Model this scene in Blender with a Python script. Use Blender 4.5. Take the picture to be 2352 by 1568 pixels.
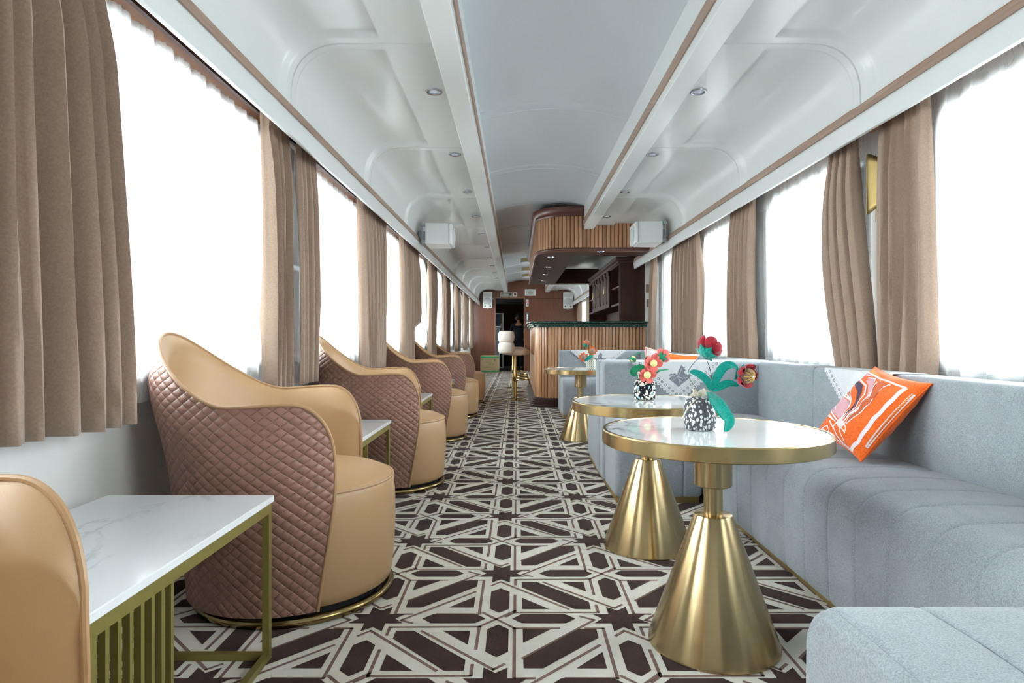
import bpy, bmesh, math, random
from mathutils import Vector, Matrix, noise
from mathutils.geometry import tessellate_polygon
for o in list(bpy.data.objects): bpy.data.objects.remove(o)
SC = bpy.context.scene; C = SC.collection
random.seed(7)
PI = math.pi
# ------------------------------------------------------------------ camera, sky, exposure
FX, VX, VY = 1450.0, 1187.0, 777.5          # focal length and vanishing point in pixels of a 2352x1568 frame
cd = bpy.data.cameras.new('camera'); cam = bpy.data.objects.new('camera', cd); C.objects.link(cam)
cam.location = (0, 0, 1); cam.rotation_euler = (PI/2, 0, 0)
cd.sensor_fit = 'HORIZONTAL'; cd.sensor_width = 36; cd.lens = 36*FX/2352
cd.shift_x = -(VX-1176)/2352; cd.shift_y = -(784-VY)/2352; cd.clip_start = .02; cd.clip_end = 200
SC.camera = cam
w = bpy.data.worlds.new('sky'); SC.world = w; w.use_nodes = True
nt = w.node_tree; bg = nt.nodes['Background']
tc = nt.nodes.new('ShaderNodeTexCoord'); sp = nt.nodes.new('ShaderNodeSeparateXYZ'); rp = nt.nodes.new('ShaderNodeValToRGB')
mp = nt.nodes.new('ShaderNodeMapRange'); mp.inputs[1].default_value = -1; mp.inputs[2].default_value = 1
nt.links.new(tc.outputs['Generated'], sp.inputs[0]); nt.links.new(sp.outputs[2], mp.inputs[0]); nt.links.new(mp.outputs[0], rp.inputs[0])
rp.color_ramp.elements[0].position = .30; rp.color_ramp.elements[0].color = (.54, .56, .565, 1)
rp.color_ramp.elements[1].position = .62; rp.color_ramp.elements[1].color = (.955, .985, 1, 1)
nt.links.new(rp.outputs[0], bg.inputs[0]); bg.inputs[1].default_value = 35.5
vs = SC.view_settings; SC.display_settings.display_device = 'sRGB'
vs.view_transform = 'Standard'; vs.look = 'None'; vs.gamma = 1; vs.exposure = 0.0; vs.use_curve_mapping = False
cy = SC.cycles
cy.use_denoising = True; cy.max_bounces = 10; cy.diffuse_bounces = 6; cy.glossy_bounces = 4
cy.transmission_bounces = 6; cy.transparent_max_bounces = 12; cy.caustics_reflective = False; cy.caustics_refractive = False
cy.sample_clamp_indirect = 8
# ------------------------------------------------------------------ helpers
def W(px, py, Y): return Vector(((px-VX)*Y/FX, Y, 1-(py-VY)*Y/FX))
def lin(c): return c/12.92 if c <= .04045 else ((c+.055)/1.055)**2.4
def hx(h, a=1.0):
    if isinstance(h, str): h = [int(h[i:i+2], 16) for i in (0, 2, 4)]
    return (lin(h[0]/255), lin(h[1]/255), lin(h[2]/255), a)
def sst(a, b, x):
    t = min(1, max(0, (x-a)/(b-a))); return t*t*(3-2*t)

class NT:
    """small node-graph writer"""
    def __init__(s, name):
        s.m = bpy.data.materials.new(name); s.m.use_nodes = True; s.t = s.m.node_tree; s.t.nodes.clear()
        s.out = s.t.nodes.new('ShaderNodeOutputMaterial')
    def n(s, ty, **kw):
        nd = s.t.nodes.new('ShaderNode'+ty)
        for k, v in kw.items():
            if k.startswith('i_'):
                key = k[2:]; key = int(key) if key.isdigit() else key.replace('_', ' ')
                if hasattr(v, 'is_output') or isinstance(v, bpy.types.NodeSocket): s.t.links.new(v, nd.inputs[key])
                else: nd.inputs[key].default_value = v
            else: setattr(nd, k, v)
        return nd
    def math(s, op, a, b=0.0, c=None):
        nd = s.t.nodes.new('ShaderNodeMath'); nd.operation = op
        for i, v in enumerate((a, b, c)):
            if v is None: continue
            if isinstance(v, bpy.types.NodeSocket): s.t.links.new(v, nd.inputs[i])
            else: nd.inputs[i].default_value = v
        return nd.outputs[0]
    def mix(s, fac, a, b):
        nd = s.t.nodes.new('ShaderNodeMix'); nd.data_type = 'RGBA'
        for i, v in ((0, fac), (6, a), (7, b)):
            if isinstance(v, bpy.types.NodeSocket): s.t.links.new(v, nd.inputs[i])
            else: nd.inputs[i].default_value = v
        return nd.outputs[2]
    def coord(s, kind='Object', scale=(1, 1, 1), rot=(0, 0, 0)):
        t = s.n('TexCoord'); m = s.n('Mapping'); s.t.links.new(t.outputs[kind], m.inputs[0])
        m.inputs['Scale'].default_value = scale; m.inputs['Rotation'].default_value = rot
        return m.outputs[0]
    def noise(s, vec, scale, detail=4, rough=.55, dist=0):
        nd = s.n('TexNoise', i_Scale=scale, i_Detail=detail, i_Roughness=rough, i_Distortion=dist); s.t.links.new(vec, nd.inputs['Vector'])
        return nd.outputs[0]
    def ramp(s, fac, stops):
        nd = s.n('ValToRGB'); s.t.links.new(fac, nd.inputs[0]); e = nd.color_ramp.elements
        while len(e) < len(stops): e.new(.5)
        for x, (p, c) in zip(e, stops): x.position = p; x.color = c
        return nd.outputs[0]
    def bump(s, h, strength, dist=.002):
        nd = s.n('Bump', i_Strength=strength, i_Distance=dist); s.t.links.new(h, nd.inputs['Height']); return nd.outputs[0]
    def bsdf(s, **kw):
        nd = s.n('BsdfPrincipled')
        for k, v in kw.items():
            key = k.replace('_', ' ')
            if isinstance(v, bpy.types.NodeSocket): s.t.links.new(v, nd.inputs[key])
            else: nd.inputs[key].default_value = v
        return nd
    def done(s, sh):
        s.t.links.new(sh.outputs[0] if hasattr(sh, 'outputs') else sh, s.out.inputs[0]); return s.m

def plain(name, col, rough=.5, metal=0., var=.06, vs=14, bump=0., bs=300, stretch=(1, 1, 1), coat=0., sheen=0., spec=.5, aniso=0.):
    g = NT(name); c = hx(col); v = g.coord(scale=stretch)
    n1 = g.noise(v, vs)
    base = g.mix(n1, tuple(x*(1-var) for x in c[:3])+(1,), tuple(min(1, x*(1+var)) for x in c[:3])+(1,))
    kw = dict(Base_Color=base, Roughness=rough, Metallic=metal, Specular_IOR_Level=spec)
    if coat: kw['Coat_Weight'] = coat; kw['Coat_Roughness'] = .08
    if sheen: kw['Sheen_Weight'] = sheen; kw['Sheen_Roughness'] = .5
    if bump: kw['Normal'] = g.bump(g.noise(v, bs, 3), bump)
    if aniso:
        t = g.n('Tangent', direction_type='RADIAL', axis='Z'); kw['Tangent'] = t.outputs[0]; kw['Anisotropic'] = aniso; kw['Anisotropic_Rotation'] = .25
    return g.done(g.bsdf(**kw))

def wood(name, c1, c2, axis=2, rough=.35, coat=.3, scale=6, ring=18, spec=.5):
    g = NT(name); st = [ring, ring, ring]; st[axis] = 1.0
    v = g.coord(scale=tuple(st)); n1 = g.noise(v, scale*.3, 5, .6, .6)
    v2 = g.coord(); n2 = g.noise(v2, 2.5, 3)
    col = g.ramp(n1, [(.3, hx(c1)), (.7, hx(c2))])
    col = g.mix(g.math('MULTIPLY', n2, .35), col, hx(c1))
    return g.done(g.bsdf(Base_Color=col, Roughness=rough, Coat_Weight=coat, Coat_Roughness=.15, Specular_IOR_Level=spec, Normal=g.bump(n1, .08)))

def fabric(name, c1, c2, scale=900, bump=.35, sheen=.25, streak=None):
    g = NT(name); v = g.coord(); n1 = g.noise(v, scale*.45, 2, .7); n2 = g.noise(v, 12, 3)
    f = g.math('ADD', g.math('MULTIPLY', n1, .8), g.math('MULTIPLY', n2, .2))
    col = g.ramp(f, [(.38, hx(c1)), (.62, hx(c2))])
    if streak:
        sv = g.coord(scale=(60, 60, 1.2)); n3 = g.noise(sv, 3, 3)
        col = g.mix(g.math('MULTIPLY', n3, streak), col, hx(c1))
    return g.done(g.bsdf(Base_Color=col, Roughness=.9, Sheen_Weight=sheen, Specular_IOR_Level=.2, Normal=g.bump(n1, bump, .0015)))

def marble(name, rough=.08, scale=5, amount=.5, base='E9EDF0', vein='8D9499'):
    g = NT(name); v = g.coord(scale=(1, .45, 1), rot=(0, 0, .5))
    n1 = g.noise(v, scale, 6, .6, 1.2); a = g.math('ABSOLUTE', g.math('SUBTRACT', n1, .5))
    ln = g.math('SUBTRACT', 1, g.math('MULTIPLY', a, 26)); ln = g.math('MAXIMUM', ln, 0)
    m = g.noise(v, scale*.7, 3); ms = g.math('MAXIMUM', g.math('MULTIPLY', g.math('SUBTRACT', m, .47), 5), 0)
    f = g.math('MINIMUM', g.math('MULTIPLY', g.math('MULTIPLY', ln, ms), amount), 1)
    return g.done(g.bsdf(Base_Color=g.mix(f, hx(base), hx(vein)), Roughness=rough, Coat_Weight=.2))

class MB:
    def __init__(s): s.v = []; s.f = []; s.m = []; s.uv = []
    def add(s, vs, fs, mi=0, uvs=None):
        b = len(s.v); s.v += [tuple(x) for x in vs]
        for f in fs:
            s.f.append([b+i for i in f]); s.m.append(mi); s.uv.append([uvs[i] for i in f] if uvs else None)
        return s
    def box(s, lo, hi, mi=0):
        x0, y0, z0 = lo; x1, y1, z1 = hi
        return s.add([(x0, y0, z0), (x1, y0, z0), (x1, y1, z0), (x0, y1, z0), (x0, y0, z1), (x1, y0, z1), (x1, y1, z1), (x0, y1, z1)],
              [(0, 3, 2, 1), (4, 5, 6, 7), (0, 1, 5, 4), (1, 2, 6, 5), (2, 3, 7, 6), (3, 0, 4, 7)], mi)
    def grid(s, fn, us, vs_, mi=0, cu=False, cv=False, uvf=None, flip=False):
        nu, nv = len(us), len(vs_); P = []; U = []
        for a in us:
            for b in vs_:
                P.append(fn(a, b)); U.append(uvf(a, b) if uvf else (a, b))
        F = []
        for i in range(nu if cu else nu-1):
            for j in range(nv if cv else nv-1):
                q = [i*nv+j, ((i+1) % nu)*nv+j, ((i+1) % nu)*nv+(j+1) % nv, i*nv+(j+1) % nv]
                F.append(q[::-1] if flip else q)
        return s.add(P, F, mi, U)
    def lathe(s, prof, n=32, c=(0, 0, 0), mi=0, M=None, arc=None):
        P = []; U = []
        for i in range(n):
            a = 2*PI*i/n
            for k, (r, z) in enumerate(prof):
                p = Vector((r*math.cos(a), r*math.sin(a), z))
                if M: p = M @ p
                P.append(p+Vector(c)); U.append((i/n, k/(len(prof)-1)))
        m = len(prof); F = []
        for i in range(n):
            for j in range(m-1):
                a, b = i*m+j, ((i+1) % n)*m+j
                if prof[j][0] < 1e-6 and prof[j+1][0] < 1e-6: continue
                if prof[j][0] < 1e-6: F.append((a, b+1, a+1))
                elif prof[j+1][0] < 1e-6: F.append((a, b, a+1))
                else: F.append((a, b, b+1, a+1))
        return s.add(P, F, mi, U)
    def tube(s, pts, r, n=8, mi=0, closed=False, caps=True):
        pts = [Vector(p) for p in pts]; N = len(pts); rr = r if isinstance(r, (list, tuple)) else [r]*N
        T = []
        for i in range(N):
            if closed: t = pts[(i+1) % N]-pts[i-1]
            else: t = pts[min(i+1, N-1)]-pts[max(i-1, 0)]
            T.append(t.normalized())
        up = Vector((0, 0, 1)) if abs(T[0].z) < .9 else Vector((1, 0, 0))
        nrm = T[0].cross(up).normalized(); P = []
        for i in range(N):
            nrm = (nrm-T[i]*nrm.dot(T[i])).normalized(); b = T[i].cross(nrm)
            for k in range(n):
                a = 2*PI*k/n; P.append(pts[i]+(nrm*math.cos(a)+b*math.sin(a))*rr[i])
        F = []
        for i in range(N if closed else N-1):
            for k in range(n):
                F.append((i*n+k, i*n+(k+1) % n, ((i+1) % N)*n+(k+1) % n, ((i+1) % N)*n+k))
        if caps and not closed: F.append(list(range(n))[::-1]); F.append([(N-1)*n+k for k in range(n)])
        return s.add(P, F, mi)
    def poly(s, pts, mi=0, uvs=None):
        pts = [Vector(p) for p in pts]
        t = tessellate_polygon([pts]); return s.add(pts, [list(x) for x in t], mi, uvs)
    def prism(s, poly, a0, a1, axis=2, mi=0):
        """2-D outline (counter-clockwise) pushed along an axis"""
        def P(p, h): return ((h, p[0], p[1]), (p[0], h, p[1]), (p[0], p[1], h))[axis]
        n = len(poly); t = tessellate_polygon([[Vector((p[0], p[1], 0)) for p in poly]])
        vs_ = [P(p, a0) for p in poly]+[P(p, a1) for p in poly]
        F = [[i for i in x] for x in t]+[[i+n for i in x][::-1] for x in t]+[(i, (i+1) % n, (i+1) % n+n, i+n) for i in range(n)]
        return s.add(vs_, F, mi)
    def sweep(s, path, prof, mi=0, closed=False, capends=True):
        """profile [(outward, z)] carried along a 2-D path [(x, y, nx, ny)]"""
        m = len(prof); P = []; U = []; L = 0
        for i, (x, y, nx, ny) in enumerate(path):
            if i: L += math.hypot(x-path[i-1][0], y-path[i-1][1])
            for o_, z in prof: P.append((x+nx*o_, y+ny*o_, z)); U.append((L, z))
        F = [(i*m+j, (i+1)*m+j, (i+1)*m+j+1, i*m+j+1) for i in range(len(path)-1) for j in range(m-1)]
        s.add(P, F, mi, U)
        if capends:
            for i in (0, len(path)-1):
                pts = [Vector(P[i*m+j]) for j in range(m)]
                s.add(pts, [list(t) for t in tessellate_polygon([pts])], mi)
        return s
    def build(s, name, mats, parent=None, smooth=True, angle=38, bevel=0, seg=2, loc=None, rot=None, weld=False, subsurf=0, solid=0, fix=False):
        me = bpy.data.meshes.new(name); me.from_pydata(s.v, [], s.f)
        ms = mats if isinstance(mats, (list, tuple)) else [mats]
        for x in ms: me.materials.append(x)
        me.polygons.foreach_set('material_index', s.m)
        if any(u for u in s.uv):
            ul = me.uv_layers.new(name='UVMap'); k = 0; flat = []
            for f, u in zip(s.f, s.uv):
                for q in range(len(f)): flat += list(u[q]) if u else [0, 0]
            ul.data.foreach_set('uv', flat)
        me.update()
        if weld or fix:
            bm = bmesh.new(); bm.from_mesh(me)
            if weld: bmesh.ops.remove_doubles(bm, verts=bm.verts, dist=1e-5)
            if fix: bmesh.ops.recalc_face_normals(bm, faces=bm.faces)
            bm.to_mesh(me); bm.free()
        me.polygons.foreach_set('use_smooth', [bool(smooth)]*len(me.polygons))
        if smooth: me.set_sharp_from_angle(angle=math.radians(angle))
        o = bpy.data.objects.new(name, me); C.objects.link(o)
        if parent: o.parent = parent
        if loc is not None: o.location = loc
        if rot is not None: o.rotation_euler = rot
        if solid:
            q = o.modifiers.new('thickness', 'SOLIDIFY'); q.thickness = solid; q.offset = 0
        if bevel:
            q = o.modifiers.new('edges', 'BEVEL'); q.width = bevel; q.segments = seg; q.limit_method = 'ANGLE'; q.angle_limit = math.radians(35)
        if subsurf:
            q = o.modifiers.new('smooth', 'SUBSURF'); q.levels = subsurf; q.render_levels = subsurf
        return o

def tag(o, label, cat, group=None):
    o['label'] = label; o['category'] = cat
    if group: o['group'] = group
    return o
def thing(name, label, cat, loc=(0, 0, 0), rotz=0, group=None):
    o = bpy.data.objects.new(name, None); C.objects.link(o); o.empty_display_size = .1
    o.location = loc; o.rotation_euler = (0, 0, rotz); return tag(o, label, cat, group)
def struct(o): o['kind'] = 'structure'; return o
def plabel(o, l): o['label'] = l; return o
def dup(r, loc, rotz=0, label=None, group=None):
    def cp(o, par):
        c = o.copy(); C.objects.link(c)
        if par: c.parent = par
        for ch in o.children: cp(ch, c)
        return c
    n = cp(r, None); n.location = loc; n.rotation_euler = (0, 0, rotz)
    if label: n['label'] = label
    if group: n['group'] = group
    return n
def lsp(a, b, n): return [a+(b-a)*i/(n-1) for i in range(n)]
ORD = ['first', 'second', 'third', 'fourth', 'fifth', 'sixth', 'seventh', 'eighth', 'ninth', 'tenth', 'eleventh', 'twelfth', 'thirteenth', 'fourteenth']
# ------------------------------------------------------------------ materials
white_paint = plain('ceiling_paint', 'D1D5D5', .28, var=.02, vs=3, coat=.15)
shaded_vault_paint = plain('shaded_vault_paint', 'C0C7CC', .38, var=.02, vs=3)  # white ceiling toned darker and bluer: the vault's weaker light is in the colour
wall_paint = plain('wall_paint', 'E2E3E2', .6, var=.03, vs=5)
white_plastic = plain('white_plastic', 'E2E6E6', .35, var=.02)
grille_white = plain('grille_white', 'C3C9C9', .6, var=.05, bump=.5, bs=500)
pale_wood = wood('pale_wood_trim', '7A6355', '9C8474', axis=1, rough=.5, coat=.1)
red_wood = wood('red_brown_wood', '57301F', '734430', axis=2, rough=.35, coat=.25, scale=8)
oak = wood('oak_slat_wood', 'A27654', 'C4976F', axis=2, rough=.3, coat=.4, scale=5, ring=14)
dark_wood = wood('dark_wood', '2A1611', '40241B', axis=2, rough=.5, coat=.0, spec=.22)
dark_wood_h = wood('dark_wood_flat', '2B1814', '3C231D', axis=1, rough=.5, coat=.0, spec=.25)
mahogany = wood('mahogany_moulding', '45221A', '5E3224', axis=1, rough=.4, coat=.12)
black = plain('black', '0B0B0C', .6, var=.2)
brass = plain('brushed_brass', 'BAA57C', .24, 1., var=.08, vs=3, stretch=(1, 1, 60), aniso=.85)
brass_rim = plain('brass_rim', 'B9A376', .26, 1., var=.06, vs=3, stretch=(1, 1, 40), aniso=.7)
brass_flat = plain('satin_brass', 'B09A66', .5, 1., var=.05)
gold_paint = plain('gold_painted_metal', '8F8448', .42, .6, var=.06, vs=30)
bronze = plain('polished_bronze', '8E7A52', .2, 1., var=.05)
gold_shiny = plain('polished_gold', 'AE9562', .2, 1., var=.05)
chrome = plain('chrome', 'B8BCC4', .18, 1., var=.03)
lens = plain('lamp_lens', 'DDE4F2', .2, 0, var=.1, vs=60)
steel = plain('steel', '9BA3A8', .35, .8, var=.05)
tan_leather = plain('tan_leather', 'AD8B65', .42, var=.05, vs=6, bump=.12, bs=700)
tan_piping = plain('tan_piping', 'A5825E', .42, var=.05)
curtain_cloth = fabric('brown_curtain_cloth', '8F7A6A', '9D8878', 300, .12, .3, streak=.35)
sofa_cloth = fabric('grey_sofa_cloth', '858C93', 'A5ADB3', 620, .5, .25)
cream_cloth = fabric('cream_boucle', 'D3C9BF', 'EBE3DA', 500, .4, .2)
marble_top = marble('white_marble', .12, 4.5, .75)
marble_gloss = marble('glossy_marble', .05, 3.2, 1.0, 'EEF2F4', '7B868C')
green_marble = None
def _green():
    g = NT('green_marble'); v = g.coord(); n1 = g.noise(v, 55, 6, .7); 
    col = g.ramp(n1, [(.35, hx('14231F')), (.55, hx('23413A')), (.72, hx('5E8379'))])
    return g.done(g.bsdf(Base_Color=col, Roughness=.12, Coat_Weight=.3))
green_marble = _green()
def _quilt():
    g = NT('quilted_leather'); t = g.n('TexCoord'); s = g.n('SeparateXYZ'); g.t.links.new(t.outputs['UV'], s.inputs[0])
    u = g.math('DIVIDE', s.outputs[0], .050); v = g.math('DIVIDE', s.outputs[1], .037)
    p = g.math('ABSOLUTE', g.math('SINE', g.math('MULTIPLY', g.math('ADD', u, v), PI)))
    q = g.math('ABSOLUTE', g.math('SINE', g.math('MULTIPLY', g.math('SUBTRACT', u, v), PI)))
    mn = g.math('MINIMUM', p, q)
    h = g.math('POWER', g.math('MULTIPLY', p, q), .38)
    gr = g.math('MINIMUM', g.math('DIVIDE', mn, .07), 1)
    n1 = g.noise(g.coord(), 8, 3)
    base = g.mix(n1, hx('845F50'), hx('946C5D'))
    col = g.mix(gr, hx('A07A68'), base)
    b = g.n('Bump', i_Strength=.9, i_Distance=.007, i_Height=h)
    return g.done(g.bsdf(Base_Color=col, Roughness=.45, Normal=b.outputs[0]))
quilt = _quilt()
def _sheer():
    g = NT('sheer_voile'); t = g.n('TexCoord'); m = g.n('Mapping'); g.t.links.new(t.outputs['UV'], m.inputs[0]); m.inputs['Scale'].default_value = (5.2, 2.6, 1)
    nd = g.n('TexNoise', i_Scale=1.6, i_Detail=2, i_Distortion=.9); g.t.links.new(m.outputs[0], nd.inputs['Vector'])
    k = g.math('FRACT', g.math('MULTIPLY', nd.outputs[0], 15)); ln = g.math('LESS_THAN', k, .06)
    # denser sewn band along the top hem
    s = g.n('SeparateXYZ'); g.t.links.new(t.outputs['UV'], s.inputs[0])
    hem = g.math('ADD', g.math('GREATER_THAN', s.outputs[1], .90), g.math('LESS_THAN', s.outputs[1], .06))
    op = g.math('ADD', .66, g.math('ADD', g.math('MULTIPLY', ln, .12), g.math('MULTIPLY', hem, .2)))
    col = g.mix(ln, hx('F6F8F9'), hx('C9CFCF'))
    d = g.n('BsdfDiffuse', i_Color=col); tl = g.n('BsdfTranslucent', i_Color=col); tr = g.n('BsdfTransparent')
    a = g.n('MixShader', i_0=.62); g.t.links.new(d.outputs[0], a.inputs[1]); g.t.links.new(tl.outputs[0], a.inputs[2])
    b = g.n('MixShader', i_0=op); g.t.links.new(tr.outputs[0], b.inputs[1]); g.t.links.new(a.outputs[0], b.inputs[2])
    return g.done(b)
sheer_mat = _sheer()
def _glass():
    g = NT('window_glass'); tr = g.n('BsdfTransparent', i_Color=(.95, .97, .97, 1)); gl = g.n('BsdfGlossy', i_Roughness=.02)
    n = g.n('Fresnel', i_IOR=1.45); b = g.n('MixShader'); g.t.links.new(n.outputs[0], b.inputs[0]); g.t.links.new(tr.outputs[0], b.inputs[1]); g.t.links.new(gl.outputs[0], b.inputs[2])
    return g.done(b)
glass = _glass()
def _lace(name, col):
    """cloth whose border band is pierced with rows of eyelets; uv in metres, v measured from the hem"""
    g = NT(name); t = g.n('TexCoord'); s = g.n('SeparateXYZ'); g.t.links.new(t.outputs['UV'], s.inputs[0])
    u, v = s.outputs[0], s.outputs[1]
    def dots(pu, v0, r):
        a = g.math('SUBTRACT', g.math('FRACT', g.math('DIVIDE', u, pu)), .5); a = g.math('MULTIPLY', a, pu); b = g.math('SUBTRACT', v, v0)
        return g.math('SQRT', g.math('ADD', g.math('MULTIPLY', a, a), g.math('MULTIPLY', b, b))), r
    def ring(pu, v0, r0, r1):
        d, _ = dots(pu, v0, 0); return g.math('MULTIPLY', g.math('GREATER_THAN', d, r0), g.math('LESS_THAN', d, r1))
    h1 = ring(.032, .032, .0045, .0085)
    d2, _ = dots(.016, .010, 0); h2 = g.math('LESS_THAN', d2, .0028)
    d3, _ = dots(.008, .051, 0); h3 = g.math('LESS_THAN', d3, .0016)
    h = g.math('MINIMUM', g.math('ADD', h1, g.math('ADD', h2, h3)), 1)
    n1 = g.noise(g.coord(), 500, 2)
    c = g.mix(n1, hx('D4D9DD'), hx('EEF1F3'))
    p = g.bsdf(Base_Color=c, Roughness=.9); tr = g.n('BsdfTransparent'); b = g.n('MixShader', i_0=h)
    g.t.links.new(p.outputs[0], b.inputs[1]); g.t.links.new(tr.outputs[0], b.inputs[2]); return g.done(b)
lace = _lace('white_lace', 'F0F0F0')
linen = fabric('white_linen', 'D3D8DD', 'EBEFF1', 500, .25, .1)
# ------------------------------------------------------------------ the carriage: floor with carpet
XC, Y0, Y1 = .295, -1.3, 19.4           # centre line, near end, far end wall
XL, XR = -1.42, 2.01                    # wall faces
P_ = .867; SX, SY = -.0645, 2.688       # carpet lattice period and one star
def _pile(name, c1, c2):
    g = NT(name); v = g.coord(); n1 = g.noise(v, 260, 3, .7); n2 = g.noise(v, 9, 4)
    f = g.math('ADD', g.math('MULTIPLY', n1, .55), g.math('MULTIPLY', n2, .45))
    return g.done(g.bsdf(Base_Color=g.ramp(f, [(.35, hx(c1)), (.65, hx(c2))]), Roughness=1, Specular_IOR_Level=.1, Sheen_Weight=.1, Normal=g.bump(n1, .5, .003)))
pile_cream, pile_dark, pile_line = _pile('cream_pile', 'DCD6C6', 'F2EDE1'), _pile('dark_brown_pile', '28150E', '3E251C'), _pile('taupe_pile_line', '6B5046', '84695E')
fl = MB(); fl.box((XL-.1, Y0-.1, -.06), (XR+.1, Y1+4, 0), 0)
def carpet():
    star = [(.042, -.113), (.042, -.042), (.11, -.042), (.074, 0), (.11, .042), (.042, .042), (.042, .113), (0, .077), (-.042, .113), (-.042, .042), (-.11, .042), (-.074, 0), (-.11, -.042), (-.042, -.042), (-.042, -.113), (0, -.077)]
    def hexa(cx, cy, vert):
        h = [(0, -.13), (.042, -.09), (.042, .09), (0, .13), (-.042, .09), (-.042, -.09)]
        return [(cx+(a if vert else b), cy+(b if vert else a)) for a, b in h]
    Fp = [(.098, .108), (.168, .108), (.39, .335), (.39, .408), (.32, .408), (.098, .174)]
    G1 = [(.283, .108), (.39, .108), (.39, .222)]; G2 = [(.098, .292), (.212, .408), (.098, .408)]
    LA = [[(.066, .261), (.066, .443), (.027, .481)], [(-.042, .151), (-.002, .107), (.295, .408)], [(.068, .146), (.068, .077), (.424, .072), (.568, -.076)],
          [(.198, .109), (.492, .40), (.53, .363)], [(.066, .443), (.417, .441), (.417, .367)], [(.424, .072), (.422, .256)]]
    LB = [[(.065, .086), (.065, .458), (.135, .457)], [(.065, .086), (-.07, -.06)], [(.065, .086), (.243, .086)], [(.338, -.023), (.392, .012), (.096, .322)],
          [(.347, .086), (.418, .087), (.417, .457), (.240, .456)], [(.387, .224), (.10, .515), (.15, .54)]]
    def strip(pl, wd=.0125):
        out = []
        for a, b in zip(pl, pl[1:]):
            dx, dy = b[0]-a[0], b[1]-a[1]; L = math.hypot(dx, dy); dx, dy = dx/L, dy/L; e = wd*.5
            nx, ny = -dy*wd/2, dx*wd/2
            a2, b2 = (a[0]-dx*e*.6, a[1]-dy*e*.6), (b[0]+dx*e*.6, b[1]+dy*e*.6)
            out.append([(a2[0]+nx, a2[1]+ny), (a2[0]-nx, a2[1]-ny), (b2[0]-nx, b2[1]-ny), (b2[0]+nx, b2[1]+ny)])
        return out
    mir = lambda pl: [(x, .5-y) for x, y in pl]
    dark, line = [], []
    for ox, oy in ((0, 0), (.5, .5)):
        dark += [[(x+ox, y+oy) for x, y in p] for p in [star, hexa(0, .315, 1), hexa(0, -.315, 1), hexa(.315, 0, 0), hexa(-.315, 0, 0), Fp, G1, G2]]
        for l in LA: line += [[(x+ox, y+oy) for x, y in p] for p in strip(l)]
    for ox, oy in ((0, .5), (.5, 0)):
        dark += [[(x+ox, y+oy) for x, y in mir(p)] for p in (Fp, G1, G2)]
        for l in LB: line += [[(x+ox, y+oy) for x, y in p] for p in strip(l)]
    for j in range(-5, 24):
        for i in range(-3, 4):
            for lst, mi, z in ((dark, 1, .0012), (line, 2, .0009)):
                for p in lst:
                    q = [(SX+(x+i)*P_, SY-(y-j)*P_, z) for x, y in p]
                    if all(XL-.08 < a < XR+.08 and Y0-.08 < b < Y1+.9 for a, b, _ in q): fl.poly([Vector(a) for a in q], mi)
carpet()
floor = struct(fl.build('floor', [pile_cream, pile_dark, pile_line], smooth=False))
# ------------------------------------------------------------------ walls, windows
GL = [-.48, 1.51, 3.53, 5.51, 7.43, 9.45, 11.4, 13.4, 15.4, 17.4, 19.35]     # gaps between curtain pairs, left
GR = [-.65, 1.30, 3.25, 5.20, 6.88, 8.75]                                    # and right
WL = [((a+b)/2+.17, .71) for a, b in zip(GL, GL[1:]) if b < 19]+[(18.5, .65)]+[(-1.35+.45, .25)][:0]
WR = [((a+b)/2, .65 if i < 3 else .55) for i, (a, b) in enumerate(zip(GR, GR[1:]))]+[(14.6, .55), (16.4, .55), (18.2, .55)]
ZS, ZT = .86, 1.98
def wall(name, x, sgn, wins):
    m = MB(); xa, xb = (x, x+sgn*.09); lo, hi = min(xa, xb), max(xa, xb)
    ZT = 2.12 if sgn < 0 else 2.06
    m.box((lo, Y0, 0), (hi, Y1, ZS)); m.box((lo, Y0, ZT), (hi, Y1, 2.6))
    y = Y0
    for c, h in sorted(wins):
        m.box((lo, y, ZS), (hi, c-h, ZT)); y = c+h
    m.box((lo, y, ZS), (hi, Y1, ZT))
    return struct(m.build(name, wall_paint, smooth=False))
m = MB(); m.box((1.885, 9.27, 0), (XR, 13.22, 2.6)); struct(m.build('wall_pier', wall_paint, smooth=False))
wall('wall_left', XL, -1, WL); wall('wall_right', XR, 1, WR)
frame_mat = plain('window_frame_grey', '9FA6AA', .4, .3)
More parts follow.
